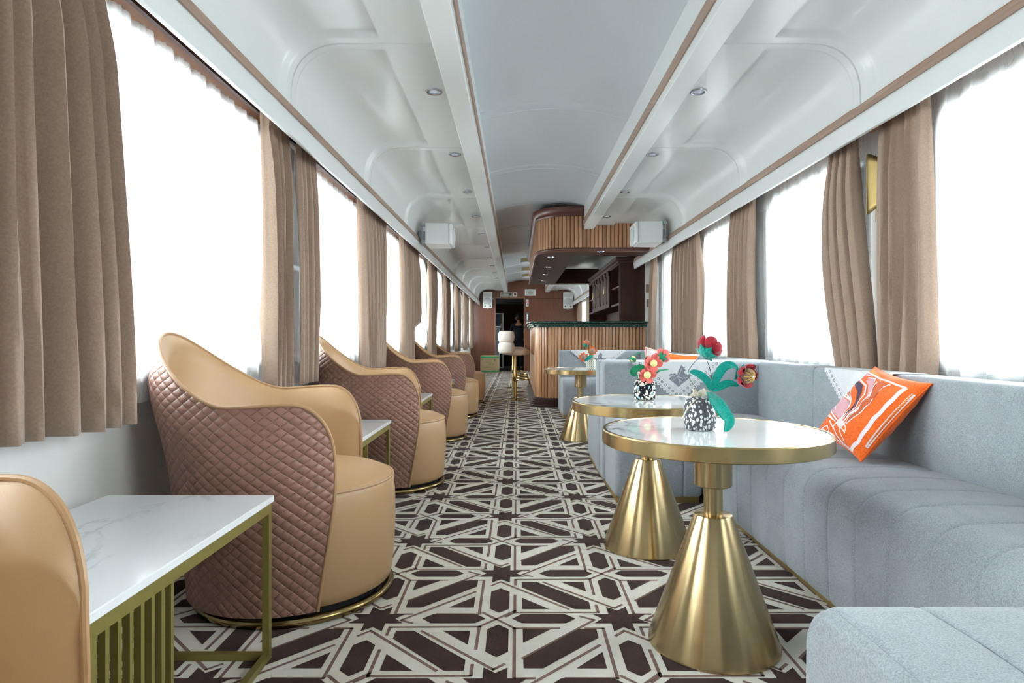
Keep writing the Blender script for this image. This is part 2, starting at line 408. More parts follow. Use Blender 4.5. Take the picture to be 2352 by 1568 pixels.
def window(n, x, sgn, c, h):
    m = MB(); xo = x+sgn*.05; ZT = 2.12 if sgn < 0 else 2.06
    outer = [(c-h, ZS), (c+h, ZS), (c+h, ZT), (c-h, ZT)]
    r = .09; inner = []
    for (cx, cz, a0) in ((c-h+.03+r, ZS+.03+r, PI), (c+h-.03-r, ZS+.03+r, 1.5*PI), (c+h-.03-r, ZT-.03-r, 0), (c-h+.03+r, ZT-.03-r, .5*PI)):
        for k in range(7): a = a0+k*PI/12; inner.append((cx+r*math.cos(a), cz+r*math.sin(a)))
    def side(q, x0): return [(x0, a, b) for a, b in q]
    N = len(inner); op = []
    for a, b in inner:   # outer rectangle point facing each inner point
        t = 1/max(abs(a-c)/h, abs(b-(ZS+ZT)/2)/((ZT-ZS)/2)); op.append((c+(a-c)*t, (ZS+ZT)/2+(b-(ZS+ZT)/2)*t))
    vs_ = side(inner, x)+side(op, x)+side(inner, x+sgn*.09)+side(op, x+sgn*.09)
    F = []
    for i in range(N):
        j = (i+1) % N
        F += [(i, j, N+j, N+i), (2*N+i, 3*N+i, 3*N+j, 2*N+j), (i, 2*N+i, 2*N+j, j)]
    m.add(vs_, F)
    f = struct(m.build('window_%d' % n, frame_mat, fix=True))
    g = MB(); g.box((xo-.003, c-h+.02, ZS+.02), (xo+.003, c+h-.02, ZT-.02)); g.build('pane', glass, f, smooth=False)
    b = MB(); b.box((min(xo, xo+sgn*.012)-.006, c-h+.03, ZS+.60), (max(xo, xo+sgn*.012)+.006, c+h-.03, ZS+.625)); b.build('glazing_bar', frame_mat, f, smooth=False)
    s = MB(); s.box((min(x-sgn*.03, x+sgn*.04), c-h-.03, ZS-.03), (max(x-sgn*.03, x+sgn*.04), c+h+.03, ZS)); s.build('window_sill', white_paint, f, bevel=.004)
    # daylight portal: steers sampling of the sky through this opening
    L = bpy.data.lights.new('window_portal', 'AREA'); L.shape = 'RECTANGLE'; L.size = 2*h; L.size_y = ZT-ZS
    lo = bpy.data.objects.new('window_portal', L); C.objects.link(lo); lo.location = (x+sgn*.12, c, (ZS+ZT)/2); lo.rotation_euler = (0, sgn*PI/2, 0); 
    lo.rotation_euler = (PI/2, 0, sgn*PI/2); L.cycles.is_portal = True
n = 0
for c, h in WL: n += 1; window(n, XL, -1, c, h)
for c, h in WR: n += 1; window(n, XR, 1, c, h)
# ------------------------------------------------------------------ ceiling: coved side panels, beams, vault
RIBS = [4.88+1.72*k for k in range(-4, 9)]
def cove(name, s):
    prof = [(.69, 2.475), (.78, 2.475), (.88, 2.475), (.968, 2.475), (.976, 2.475), (1.0, 2.475), (1.08, 2.475), (1.165, 2.475)]
    for k in range(1, 15):
        t = PI/2*k/14; prof.append((1.165+.26*math.sin(t)**.85, 2.215+.26*math.cos(t)**.85 if k < 14 else 2.215))
    prof += [(1.4255, 2.19), (1.426, 2.16), (1.427, 2.13)]
    ys = sorted({round(r+d, 4) for r in RIBS for d in (-.86, -.6, -.35, -.16, -.135, -.115, -.10, -.085, -.07, -.055, -.013, -.007, -.003, .003, .007, .013, .055, .07, .085, .10, .115, .135, .16, .35, .6) if Y0 <= r+d <= Y1}|{Y0, Y1})
    m = len(prof); N = []
    for i in range(m):
        a, b = prof[max(i-1, 0)], prof[min(i+1, m-1)]; dx, dz = b[0]-a[0], b[1]-a[1]; L = math.hypot(dx, dz); N.append((-dz/L, dx/L))
    mb = MB(); vs_ = []
    for y in ys:
        d = min(abs(y-r) for r in RIBS); wy = sst(.062, .105, d); gr = .009 if d < .0045 else 0
        for (a, z), (na, nz), i in zip(prof, N, range(m)):
            wa = 1 if a >= .975 else 0
            if z < 2.20: wa *= sst(2.13, 2.2, z)
            o_ = .024*wy*wa+gr
            vs_.append((XC+s*(a-na*o_), y, z-nz*o_ if False else z+abs(nz)*o_))
            if s: vs_[-1] = (XC+s*(a+abs(na)*o_), y, z+abs(nz)*o_)
    F = [(i*m+j, i*m+j+1, (i+1)*m+j+1, (i+1)*m+j) for i in range(len(ys)-1) for j in range(m-1)]
    mb.add(vs_, F)
    return struct(mb.build(name, white_paint, smooth=True, angle=32))
cove('ceiling_cove_left', -1); cove('ceiling_cove_right', 1)
vm = MB()
vz = lambda a: 2.80-.10*(a/.62)**2
us = lsp(-.62, .62, 25)
vm.grid(lambda y, a: (XC+a, y, vz(a)), [Y0, Y1], us, 0, flip=False)
for r in RIBS:                                  # raised cover strips across the vault
    if r > Y1-.2: continue
    prof = [(-.085, 0), (-.078, -.006), (-.055, -.008), (-.047, -.003), (.047, -.003), (.055, -.008), (.078, -.006), (.085, 0)]
    vm.grid(lambda q, a: (XC+a, r+prof[q][0], vz(a)+prof[q][1]), range(len(prof)), us, 0)
struct(vm.build('ceiling_vault', shaded_vault_paint, angle=25))
for s, nm in ((-1, 'left'), (1, 'right')):
    m = MB(); x0, x1 = sorted((XC+s*.705, XC+s*.575)); m.box((x0, Y0, 2.42), (x1, Y1, 2.78)); b = struct(m.build('ceiling_beam_'+nm, white_paint, smooth=True, bevel=.006))
    m = MB(); x0, x1 = sorted((XC+s*.577, XC+s*.563)); m.box((x0, Y0, 2.472), (x1, Y1, 2.535)); m.build('wood_strip', pale_wood, b, bevel=.003)
    # pelmet board, wood strip on top, dark underside and curtain rail
    m = MB(); xa = XC+s*1.425
    pr = [(0, 2.022), (.012, 2.018), (.022, 2.022), (.022, 2.12), (0, 2.125), (-.012, 2.10), (-.004, 2.06)]
    yend = Y1 if s < 0 else 9.25
    segs = [(Y0, yend)] if s < 0 else [(Y0, 9.25), (13.25, Y1)]
    for a_, b_ in segs: m.prism([(xa+s*p[0], p[1]) for p in (pr if s < 0 else pr[::-1])], a_, b_, 1)
    pb = struct(m.build('trim_pelmet_'+nm, white_paint, angle=50, fix=True))
    m = MB(); 
    for a_, b_ in segs:
        x0, x1 = sorted((xa-s*.010, xa+s*.03)); m.box((x0, a_, 2.124), (x1, b_, 2.148)); x0, x1 = sorted((xa-s*.003, xa+s*.03)); m.box((x0, a_, 2.148), (x1, b_, 2.172))
    m.build('wood_strip', pale_wood, pb, bevel=.003)
    m = MB(); 
    for a_, b_ in segs:
        x0, x1 = sorted((xa+s*.02, XC+s*1.72)); m.box((x0, a_, 2.165), (x1, b_, 2.19))
    m.build('pelmet_soffit', wood('orange_brown_wood_'+nm, '7A4B2A', '9A6238', axis=1), pb, smooth=False)
    m = MB()
    for a_, b_ in segs:
        for dx in (.135, .18):
            x0, x1 = sorted((xa+s*(dx-.009), xa+s*(dx+.009))); m.box((x0, a_, 2.14), (x1, b_, 2.166))
    m.build('curtain_rail', dark_wood_h, pb, smooth=False)
m = MB(); m.box((XL, Y0-.1, 0), (XR, Y0, 2.85)); struct(m.build('wall_back', wall_paint, smooth=False))
# roof shell that keeps daylight out above the panels
m = MB(); m.box((XL-.1, Y0-.1, 2.86), (XR+.1, Y1+4, 2.92)); m.box((XL-.1, Y0-.1, 2.58), (XL-.02, Y1+.1, 2.9)); m.box((XR+.02, Y0-.1, 2.58), (XR+.1, Y1+.1, 2.9)); struct(m.build('ceiling_roof', wall_paint, smooth=False))
# ------------------------------------------------------------------ far end wall, doorway and the lobby behind it
DX0, DX1, DZ = W(1137.5, 0, Y1).x, W(1204, 0, Y1).x, W(0, 684, Y1).z
m = MB(); m.box((XL, Y1, 0), (DX0, Y1+.06, 2.86)); m.box((DX1, Y1, 0), (XR, Y1+.06, 2.86)); m.box((DX0, Y1, DZ), (DX1, Y1+.06, 2.86))
ew = struct(m.build('wall_far', red_wood, smooth=False))
m = MB(); zz = W(0, 685.5, Y1).z
m.box((DX1+.03, Y1-.003, zz-.006), (XR, Y1+.001, zz+.006)); m.box((XL, Y1-.003, zz-.006), (DX0-.03, Y1+.001, zz+.006)); m.build('panel_joint', dark_wood, ew, smooth=False)
m = MB()
for x0, x1 in ((DX0-.02, DX0+.012), (DX1-.012, DX1+.02)): m.box((x0, Y1-.015, 0), (x1, Y1+.07, DZ+.01))
m.box((DX0-.02, Y1-.015, DZ-.01), (DX1+.02, Y1+.07, DZ+.015))
struct(m.build('door_1', plain('door_frame_metal', '8C6A55', .35, .5), bevel=.003))
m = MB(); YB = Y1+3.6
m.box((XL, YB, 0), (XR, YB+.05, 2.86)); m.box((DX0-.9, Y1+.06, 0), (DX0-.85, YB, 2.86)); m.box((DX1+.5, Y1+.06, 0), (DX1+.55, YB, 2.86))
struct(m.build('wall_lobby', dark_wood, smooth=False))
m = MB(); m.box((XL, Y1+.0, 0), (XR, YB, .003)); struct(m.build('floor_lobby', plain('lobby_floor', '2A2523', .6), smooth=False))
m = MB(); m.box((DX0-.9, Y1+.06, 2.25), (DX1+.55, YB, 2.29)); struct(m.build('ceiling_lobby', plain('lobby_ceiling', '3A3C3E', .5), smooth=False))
# ------------------------------------------------------------------ downlights
def downlight(label, loc, group, k=1.0):
    t = thing('downlight', label, 'ceiling light', loc, 0, group)
    m = MB(); m.lathe([(.032*k, .002), (.034*k, -.004), (.044*k, -.007), (.050*k, -.005), (.052*k, .0)], 28); m.build('trim_ring', chrome, t)
    m = MB(); m.lathe([(.030*k, .0015), (.022*k, -.003), (.018*k, -.001), (.012*k, -.004), (0, -.005)], 24); m.build('lens', lens, t)
    m = MB(); m.lathe([(.033*k, .002), (.030*k, -.002), (.026*k, -.001)], 24); m.build('reflector', steel, t)
    return t
NLT = 0; proto = None
for s, nm in ((-1, 'armchair'), (1, 'sofa')):
    for k in range(12):
        y = 3.77+1.28*k
        if s > 0 and 8.0 < y < 13.3: continue
        lab = '%s downlight from the camera in the white ceiling panel over the %s side' % (ORD[k], nm)
        if s > 0 and y > 13: lab = '%s downlight past the bar in the white ceiling panel over the sofa side' % ORD[k-8] 
        loc = (XC+s*.79, y, 2.474); g = 'downlights in the %s side ceiling' % nm
        if proto is None: proto = downlight(lab, loc, g)
        else: dup(proto, loc, 0, lab, g)
# flush ceiling lamps with brass bands on the vault
pl = None
for k, (px, py, Y) in enumerate(((1208, 601, 14.2), (1208, 622, 16.0), (1208, 636.5, 17.6))):
    x = W(1212, 0, Y).x; loc = (x, Y, vz(x-XC))
    lab = ['round brass-banded ceiling lamp nearest the bar canopy', 'round brass-banded ceiling lamp in the middle of the row of three', 'round brass-banded ceiling lamp nearest the far wall'][k]
    if pl is None:
        pl = thing('ceiling_lamp', lab, 'ceiling lamp', loc, 0, 'round lamps on the vault')
        m = MB(); m.lathe([(.0, .0), (.155, 0), (.155, -.085), (.147, -.085), (.147, -.075)], 40); m.build('brass_band', brass_rim, pl)
        m = MB(); m.lathe([(.147, -.075), (.145, -.088), (.10, -.093), (0, -.095)], 40); m.build('diffuser', plain('lamp_diffuser', 'D3D6E6', .4), pl)
    else: dup(pl, loc, 0, lab)
# ------------------------------------------------------------------ curtains
def folds(seed, n):
    r = random.Random(seed); return [(r.uniform(.6, 1.3), r.uniform(-.35, .35)) for _ in range(n+2)]
def curtain(name, label, cat, x, sgn, ya0, ya1, yb0, yb1, zt, zb, nf, amp, mat, group, seed, mid=None, nz=18, solid=0., topband=True, hem=0):
    """hanging cloth between y-limits at the top (ya) and at the bottom (yb); folds push it in and out along x"""
    fl_ = folds(seed, nf); r = random.Random(seed+99); wob = [r.uniform(-1, 1) for _ in range(6)]
    nu = nf*10+1
    def pt(u, v):        # v 0 top .. 1 bottom
        e = sst(0, 1, v); lo = ya0+(yb0-ya0)*e; hi = ya1+(yb1-ya1)*e
        if mid: lo += mid[0]*math.sin(PI*v)**1.2; hi += mid[1]*math.sin(PI*v)**1.2
        t = u*nf; i = int(min(t, nf-1e-6)); am, ph = fl_[i]; am2 = fl_[i+1][0]; f = t-i
        a = (am*(1-f)+am2*f)*amp*(.55+.45*sst(0, .25, v))
        d = (2*abs(math.sin(PI*t+ph*1.2*math.sin(3*v+wob[0])))**.65-.9)*a*1.25 + .22*a*math.sin(4*PI*t+wob[1]*3+2*v)
        if topband and v < .055: d += .006*math.sin(2*PI*t*3)
        d += .012*wob[2]*math.sin(2.2*v+u*2)
        y = lo+(hi-lo)*(u+.10/nf*math.sin(2*PI*t*1+1.3+wob[3]*v))
        z = zt+(zb-zt)*v + (.012*wob[4]*math.sin(3*u+1)+hem*(u-.5))*v
        xx = x-sgn*d
        if sgn < 0:                      # cloth pushed towards the wall by the armchair backs
            for cx_, cy_, _ in AC:
                if abs(y-cy_) < .5: 
                    lim = cx_-math.sqrt(max(0, .487**2-(y-cy_+.04)**2))-.012
                    if xx > lim: xx += (lim-xx)*sst(1.25, 1.02, z)
        return (max(xx, XL+.006) if sgn < 0 else min(xx, XR-.006), y, z)
    vs_ = [0, .02, .04, .06, .09, .13]+lsp(.18, .9, nz-8)+[.95, 1]
    m = MB(); m.grid(pt, lsp(0, 1, nu), vs_, 0, uvf=lambda u, v: (u*abs(ya1-ya0 if False else yb1-yb0), (1-v)))
    o = m.build(name, mat, None, angle=80, solid=solid)
    return tag(o, label, cat, group)
AC = [(-.835, .57, .12), (-.90, 2.53, .12), (-.90, 4.38, .14), (-.90, 6.36, .14), (-.90, 8.18, .10), (-.90, 9.95, .08)]
def px2y(px, x): return x*FX/(px-VX)
LXc, RXc = -1.27, 1.86
# left: brown drapes  (near-side and far-side of each window; top limits, bottom limits)
def lw(k): return '%s window behind the armchairs' % ORD[k]
yy = lambda *p: [px2y(q, LXc) for q in p]
gl = 'brown drapes along the armchair side'
a = yy(-190, 222, -190, 276); curtain('curtain', 'wide brown drape filling the upper left corner above the marble side table', 'curtain', LXc, -1, a[0], a[1], a[2], a[3], 2.135, .735, 8, .052, curtain_cloth, gl, 3, solid=.003, nz=24)
a = yy(597, 655, 610, 660); curtain('curtain', 'brown drape at the far side of the nearest window, directly above the first armchair seat', 'curtain', LXc, -1, *a, 2.135, .735, 6, .032, curtain_cloth, gl, 5, mid=(.02, 0), solid=.003)
a = yy(680, 718, 682, 733); curtain('curtain', 'brown drape just past the near wall lamp, hanging left of the second armchair', 'curtain', LXc, -1, *a, 2.135, .735, 5, .024, curtain_cloth, gl, 8, solid=.003)
prs = [(822, 851, 830, 856, 853, 882, 857, 884), (919, 938, 922, 940, 940, 958, 942, 962)]
nmz = ['second', 'third']
for q, (a0, a1, b0, b1, c0, c1, d0, d1) in enumerate(prs):
    a = yy(a0, a1, b0, b1); curtain('curtain', 'brown drape on the far side of the %s' % lw(q+1), 'curtain', LXc, -1, *a, 2.135, .735, 5, .030, curtain_cloth, gl, 11+q, solid=.003)
    a = yy(c0, c1, d0, d1); curtain('curtain', 'brown drape on the near side of the %s' % lw(q+2), 'curtain', LXc, -1, *a, 2.135, .735, 5, .030, curtain_cloth, gl, 21+q, solid=.003)
for q in range(5, 10):
    g = GL[q]
    curtain('curtain', 'brown drape on the far side of the %s' % lw(q-2), 'curtain', LXc, -1, g-.42, g-.03, g-.40, g-.02, 2.135, .735, 5, .032, curtain_cloth, gl, 31+q, nz=12, solid=.003)
    if q < 10: curtain('curtain', 'brown drape on the near side of the %s' % lw(q-1), 'curtain', LXc, -1, g+.03, g+.42, g+.02, g+.44, 2.135, .735, 5, .032, curtain_cloth, gl, 41+q, nz=12, solid=.003)
gs = 'white voile curtains along the armchair side'
for q in range(0, 10):
    lo, hi = GL[q]+.06, GL[q+1]-.06
    lab = ('sheer white voile over the %s' % lw(q-1)) if q > 0 else 'sheer white voile beside the camera on the armchair side'
    if q == 1: lab = 'widest sheer white voile on the left, over the window nearest the camera'
    if q == 2: hi = GL[3]+.02
    curtain('sheer_curtain', lab, 'curtain', LXc-.09, -1, lo, hi, lo, hi, 2.14, .765, 14, .014, sheer_mat, gs, 60+q, nz=12)
# right
def rw(k): return '%s window behind the sofas' % ORD[k]
yr = lambda *p: [px2y(q, RXc) for q in p]
gr_ = 'brown drapes along the sofa side'
a = yr(2136, 2022, 2142, 2018); curtain('curtain', 'wide brown drape hanging right of the brass wall lamp above the orange cushion', 'curtain', RXc, 1, *a, 2.135, .74, 4, .034, curtain_cloth, gr_, 71, mid=(-.02, 0), solid=.003, nz=24)
a = yr(1966, 1911, 2012, 1926); curtain('curtain', 'brown drape slanting below the brass wall lamp on its left side', 'curtain', RXc, 1, *a, 2.135, .74, 4, .030, curtain_cloth, gr_, 73, mid=(.0, .12), solid=.003, nz=24)
a = yr(1733, 1676, 1735, 1679); curtain('curtain', 'single brown drape between the two nearest full windows above the sofa corner', 'curtain', RXc, 1, *a, 2.135, .74, 6, .030, curtain_cloth, gr_, 75, mid=(.06, .05), solid=.003)
a = yr(1605, 1583, 1606, 1581); curtain('curtain', 'brown drape right of the far brass wall lamp', 'curtain', RXc, 1, *a, 2.135, .74, 4, .028, curtain_cloth, gr_, 77, solid=.003, mid=(-.12, .03))
a = yr(1580, 1549, 1577, 1545); curtain('curtain', 'brown drape left of the far brass wall lamp', 'curtain', RXc, 1, *a, 2.135, .74, 5, .03, curtain_cloth, gr_, 79, solid=.003)
a = yr(1508, 1497, 1502, 1493); curtain('curtain', 'narrow brown drape touching the right end of the bar counter', 'curtain', RXc, 1, *a, 2.135, .74, 4, .025, curtain_cloth, gr_, 81, solid=.003)
curtain('curtain', 'brown drape beyond the bar cabinet, nearer of the two', 'curtain', RXc, 1, 16.0, 16.6, 16.0, 16.6, 2.135, .74, 5, .03, curtain_cloth, gr_, 83, nz=12, solid=.003)
curtain('curtain', 'brown drape beyond the bar cabinet, beside the far wall speaker', 'curtain', RXc, 1, 18.1, 19.0, 18.1, 19.0, 2.135, .74, 6, .03, curtain_cloth, gr_, 84, nz=12, solid=.003)
gs2 = 'white voile curtains along the sofa side'
yb = [GR[0]+.05, GR[1]-.03, GR[1]+.05, px2y(2010, RXc)-.03, px2y(1965, RXc)+.0, px2y(1700, RXc), px2y(1700, RXc)+.03, px2y(1590, RXc), px2y(1582, RXc)+.02, px2y(1500, RXc), 13.4, 15.9, 15.95, 18.2, 18.22, 19.3]
labs = ['sheer white voile beside the camera on the sofa side', 'sheer white voile at the right edge with the window frame showing through', 'sheer white voile over the window above the sofa corner', 'sheer white voile between the single drape and the far brass lamp', 'narrow sheer white voile next to the bar counter', 'sheer white voile just past the bar cabinet', 'sheer white voile between the two drapes beyond the bar', 'sheer white voile on the sofa side next to the far wall']
for q in range(8):
    lo, hi = yb[2*q], yb[2*q+1]
    curtain('sheer_curtain', labs[q], 'curtain', RXc+.09, 1, lo, hi, lo, hi, 2.14, .765, 12, .014, sheer_mat, gs2, 90+q, nz=12)
# ------------------------------------------------------------------ brass wall lamps between the drapes
def sconce(label, loc, sgn):
    t = thing('wall_lamp', label, 'wall lamp', loc, 0, 'brass wall lamps')
    # front shield: curved sheet with swept top and bottom edges; open folded body behind it
    def f(u, v, dx, hw, hh):
        y = u*hw; x = -sgn*(dx-.035*u*u-.012*abs(u)); k = .055*(abs(u)**1.6)
        return (x, y, v*(hh-k if dx > .06 else hh))
    m = MB(); m.grid(lambda u, v: f(u, v, .105, .075, .165), lsp(-1, 1, 17), lsp(-1, 1, 9)); m.build('shield', brass_flat, t, solid=.003)
    m = MB(); m.grid(lambda u, v: (-sgn*(.012+.045*(1-abs(u))), u*.085, v*(.19-.05*(1-abs(u)))), lsp(-1, 1, 9), lsp(-1, 1, 7)); m.build('back_fold', brass_flat, t, solid=.003, angle=15)
    m = MB(); m.box((min(0, -sgn*.012), -.03, -.10), (max(0, -sgn*.012), .03, .10)); m.box((min(-sgn*.01, -sgn*.09), -.006, -.02), (max(-sgn*.01, -sgn*.09), .006, .02)); m.build('wall_plate', brass_flat, t, smooth=False)
    return t
for lab, x, Y, z, s in (('brass wall lamp between the two nearest drapes on the armchair side', XL, 3.62, 1.884, -1), ('brass wall lamp between the third pair of drapes on the armchair side', XL, 7.63, 1.88, -1),
                        ('large brass wall lamp between drapes above the orange cushion', XR, 3.43, 1.838, 1), ('small-looking brass wall lamp between drapes near the bar', XR, 7.03, 1.815, 1)):
    sconce(lab, (x, Y, z), s)
# ------------------------------------------------------------------ tub armchairs
def armchair(label, loc, rotz):
    t = thing('armchair', label, 'armchair', loc, rotz, 'tan and brown tub armchairs by the windows')
    AM = 122.0; ZB, ZC = .045, .55
    def H(A):
        if A < 73: return .770+.25*(.5+.5*math.cos(PI*A/73))**.85
        if A < 101: return .770+.008*sst(73, 97, A)
        return ZC+(.778-ZC)*math.sqrt(max(0, 1-((A-101)/(AM-101))**2.1))
    def R(z):
        b = .378+.052*sst(0, 1, (z-.03)/.46) if z < .5 else .43
        return b+.025*max(0, (z-.45)/.57)
    def pos(A, z, inset=0.0):
        k = 1-.06*(1-min(z/.50, 1))**1.3
        ph = math.radians(A*k); q_ = max(0, 1-(H(abs(A))-z)/.17); r = R(z)+sst(75, 25, abs(A))*(.055*sst(.45, .88, z)-.036*q_**2)-.008*q_**2-inset
        return Vector((-r*math.cos(ph), -r*math.sin(ph), z))
    us = [math.sin(q*PI/2)*.6+q*.4 for q in lsp(-1, 1, 97)]
    vs_ = lsp(0, 1, 40)
    rim = lambda u: pos(AM*u, H(AM*abs(u)))
    m = MB()
    m.grid(lambda u, v: pos(AM*u, ZB+(H(AM*abs(u))-ZB)*v), us, vs_, 0, uvf=lambda u, v: (math.radians(AM*u)*.44, ZB+(H(AM*abs(u))-ZB)*v))
    m.build('quilted_shell', quilt, t, angle=60)
    def inner(u, v):
        A = AM*abs(u); h = H(A); z = .40+(h-.40)*v if h > .40 else h
        d = min(h-z, math.radians(AM-A)*.44)
        return pos(AM*u, z, .075*(1-math.exp(-max(0, d)/.05)))
    m = MB(); m.grid(inner, us, [1-(1-q)**1.0 for q in lsp(0, 1, 30)], 0, flip=True)
    # lower front closing faces between shell edge and seat drum
    for sg in (-1, 1): m.grid(lambda z, k: pos(AM*sg, z, .05*k), lsp(ZB, .42, 8), [0, .5, 1], 0, flip=sg < 0)
    m.build('inner_lining', tan_leather, t, angle=60)
    m = MB(); path = [pos(-AM, z) for z in lsp(ZB, ZC-.01, 10)]+[rim(u) for u in us]+[pos(AM, z) for z in lsp(ZC-.01, ZB, 10)]
    m.tube(path, .0065, 8); m.build('edge_piping', tan_piping, t)
    sc = .044
    prof = [(0, .505), (.10, .503), (.20, .496), (.29, .482), (.33, .466), (.349, .452), (.357, .43), (.362, .36), (.363, .27), (.358, .16), (.350, .09), (.345, .055), (.325, .042), (0, .042)]
    m = MB(); m.lathe([(r, z) for r, z in prof[::-1]], 64, (sc, 0, 0)); m.build('seat', tan_leather, t, angle=60)
    m = MB(); m.tube([(sc+.352*math.cos(a), .352*math.sin(a), .450) for a in lsp(0, 2*PI*(63/64), 64)], .0058, 7, closed=True); m.build('seat_piping', tan_piping, t)
    m = MB(); m.tube([(sc*.5+.362*math.cos(a), .362*math.sin(a), .0165) for a in lsp(0, 2*PI*(63/64), 64)], .0165, 10, closed=True); m.build('base_ring', bronze, t)
    m = MB(); m.lathe([(.0, .012), (.325, .012), (.325, .05), (0, .05)], 40, (sc*.6, 0, 0)); m.build('swivel_base', black, t)
    return t
lbl = ['tan tub armchair cut off by the lower left corner, only its far arm showing', 'largest tan and brown quilted tub armchair in full view, behind the nearest marble side table',
       'second quilted tub armchair of the row, behind the second marble side table', 'third quilted tub armchair of the row, its tan seat just past the second one',
       'fourth quilted tub armchair of the row, second from the far end', 'farthest quilted tub armchair of the row, nearest the cardboard box']
ch = armchair(lbl[0], (AC[0][0], AC[0][1], 0), AC[0][2])
for (x, y, r), l in zip(AC[1:], lbl[1:]): dup(ch, (x, y, 0), r, l)
# ------------------------------------------------------------------ marble side tables with gold frames
def side_table(label, loc):
    t = thing('side_table', label, 'side table', loc, 0, 'marble side tables between the armchairs')
    Wd, L, Z = .525, .86, .508          # local origin: aisle-side far corner at floor; x to wall (-), y to camera (-)
    m = MB(); m.box((-Wd, -L, Z-.020), (0, 0, Z)); m.build('tabletop', marble_top, t, bevel=.002)
    b = .021; x0, x1, y0, y1 = -Wd+.008, -.006, -L+.008, -.008
    for nm, boxes in (('top_frame', [(x0, y0, x1, y0+b), (x0, y1-b, x1, y1), (x0, y0+b, x0+b, y1-b), (x1-b, y0+b, x1, y1-b)]),):
        m = MB()
        for q in boxes: m.box((q[0], q[1], Z-.020-.032), (q[2], q[3], Z-.020))
        m.build(nm, gold_paint, t, smooth=False)
    m = MB()
    for q in ((x0, y0, x1, y0+b), (x0, y1-b, x1, y1), (x0, y0+b, x0+b, y1-b), (x1-b, y0+b, x1, y1-b)): m.box((q[0], q[1], .0), (q[2], q[3], b))
    m.build('floor_frame', gold_paint, t, smooth=False)
    for a, c in ((x0, y0), (x1-b, y0), (x0, y1-b), (x1-b, y1-b)):
        m = MB(); m.box((a, c, b), (a+b, c+b, Z-.052)); m.build('leg', gold_paint, t, smooth=False)
    for sx in (x1-b, x0):
        for k in range(7):
            y = y0+.024+.0375*(k+1)-.012
            m = MB(); m.box((sx+.003, y, b), (sx+b-.003, y+.012, Z-.052)); m.build('slat', gold_paint, t, smooth=False)
    return t
st = side_table('nearest marble-topped side table with gold slatted frame, in front of the largest armchair', (-.763, 1.987, 0))
for y, l in ((3.84, 'second marble-topped side table, between the first and second full armchairs'), (5.72, 'third marble-topped side table, mostly hidden between the second and third armchairs'),
             (7.70, 'fourth marble-topped side table, a sliver between the third and fourth armchairs'), (9.50, 'farthest marble-topped side table, between the last two armchairs')):
    dup(st, (-.763, y, 0), 0, l)
# ------------------------------------------------------------------ round cocktail tables
def round_table(label, loc):
    t = thing('round_table', label, 'table', loc, 0, 'round marble tables with brass cone bases')
    R_, Z = .363, .70
    m = MB(); m.lathe([(0, Z-.03), (R_-.012, Z-.03), (R_-.012, Z-.001), (0, Z-.001)][::-1], 96); m.build('marble_disc', marble_gloss, t, angle=20)
    m = MB(); m.lathe([(R_-.0125, Z-.004), (R_-.0115, Z+.001), (R_-.003, Z+.001), (R_, Z-.003), (R_, Z-.042), (R_-.004, Z-.045), (R_-.05, Z-.045), (0, Z-.045)][::-1], 96); m.build('brass_rim', brass_rim, t, angle=30)
    m = MB(); m.lathe([(0, Z-.045), (.060, Z-.045), (.0605, Z-.055), (.0605, .520), (.058, .517), (.0, .517)][::-1], 48); m.build('collar', brass, t, angle=25)
    m = MB(); m.lathe([(.0305, .52), (.0305, .418)][::-1], 40); m.build('pole', brass, t, angle=25)
    m = MB(); m.lathe([(0, .424), (.056, .424), (.0605, .4225), (.063, .418), (.210, .012), (.211, .004), (.209, 0), (0, 0)][::-1], 96); m.build('cone_base', brass, t, angle=25)
    return t
rt = round_table('nearest round marble table on a brass cone, carrying the red cloth flowers', (.648, 2.083, 0))
dup(rt, (.632, 3.05, 0), .8, 'second round marble table on a brass cone, carrying the coral cloth flowers')
dup(rt, (.637, 6.30, 0), 1.9, 'far round marble table on a brass cone in the second booth, carrying the orange sunflowers')
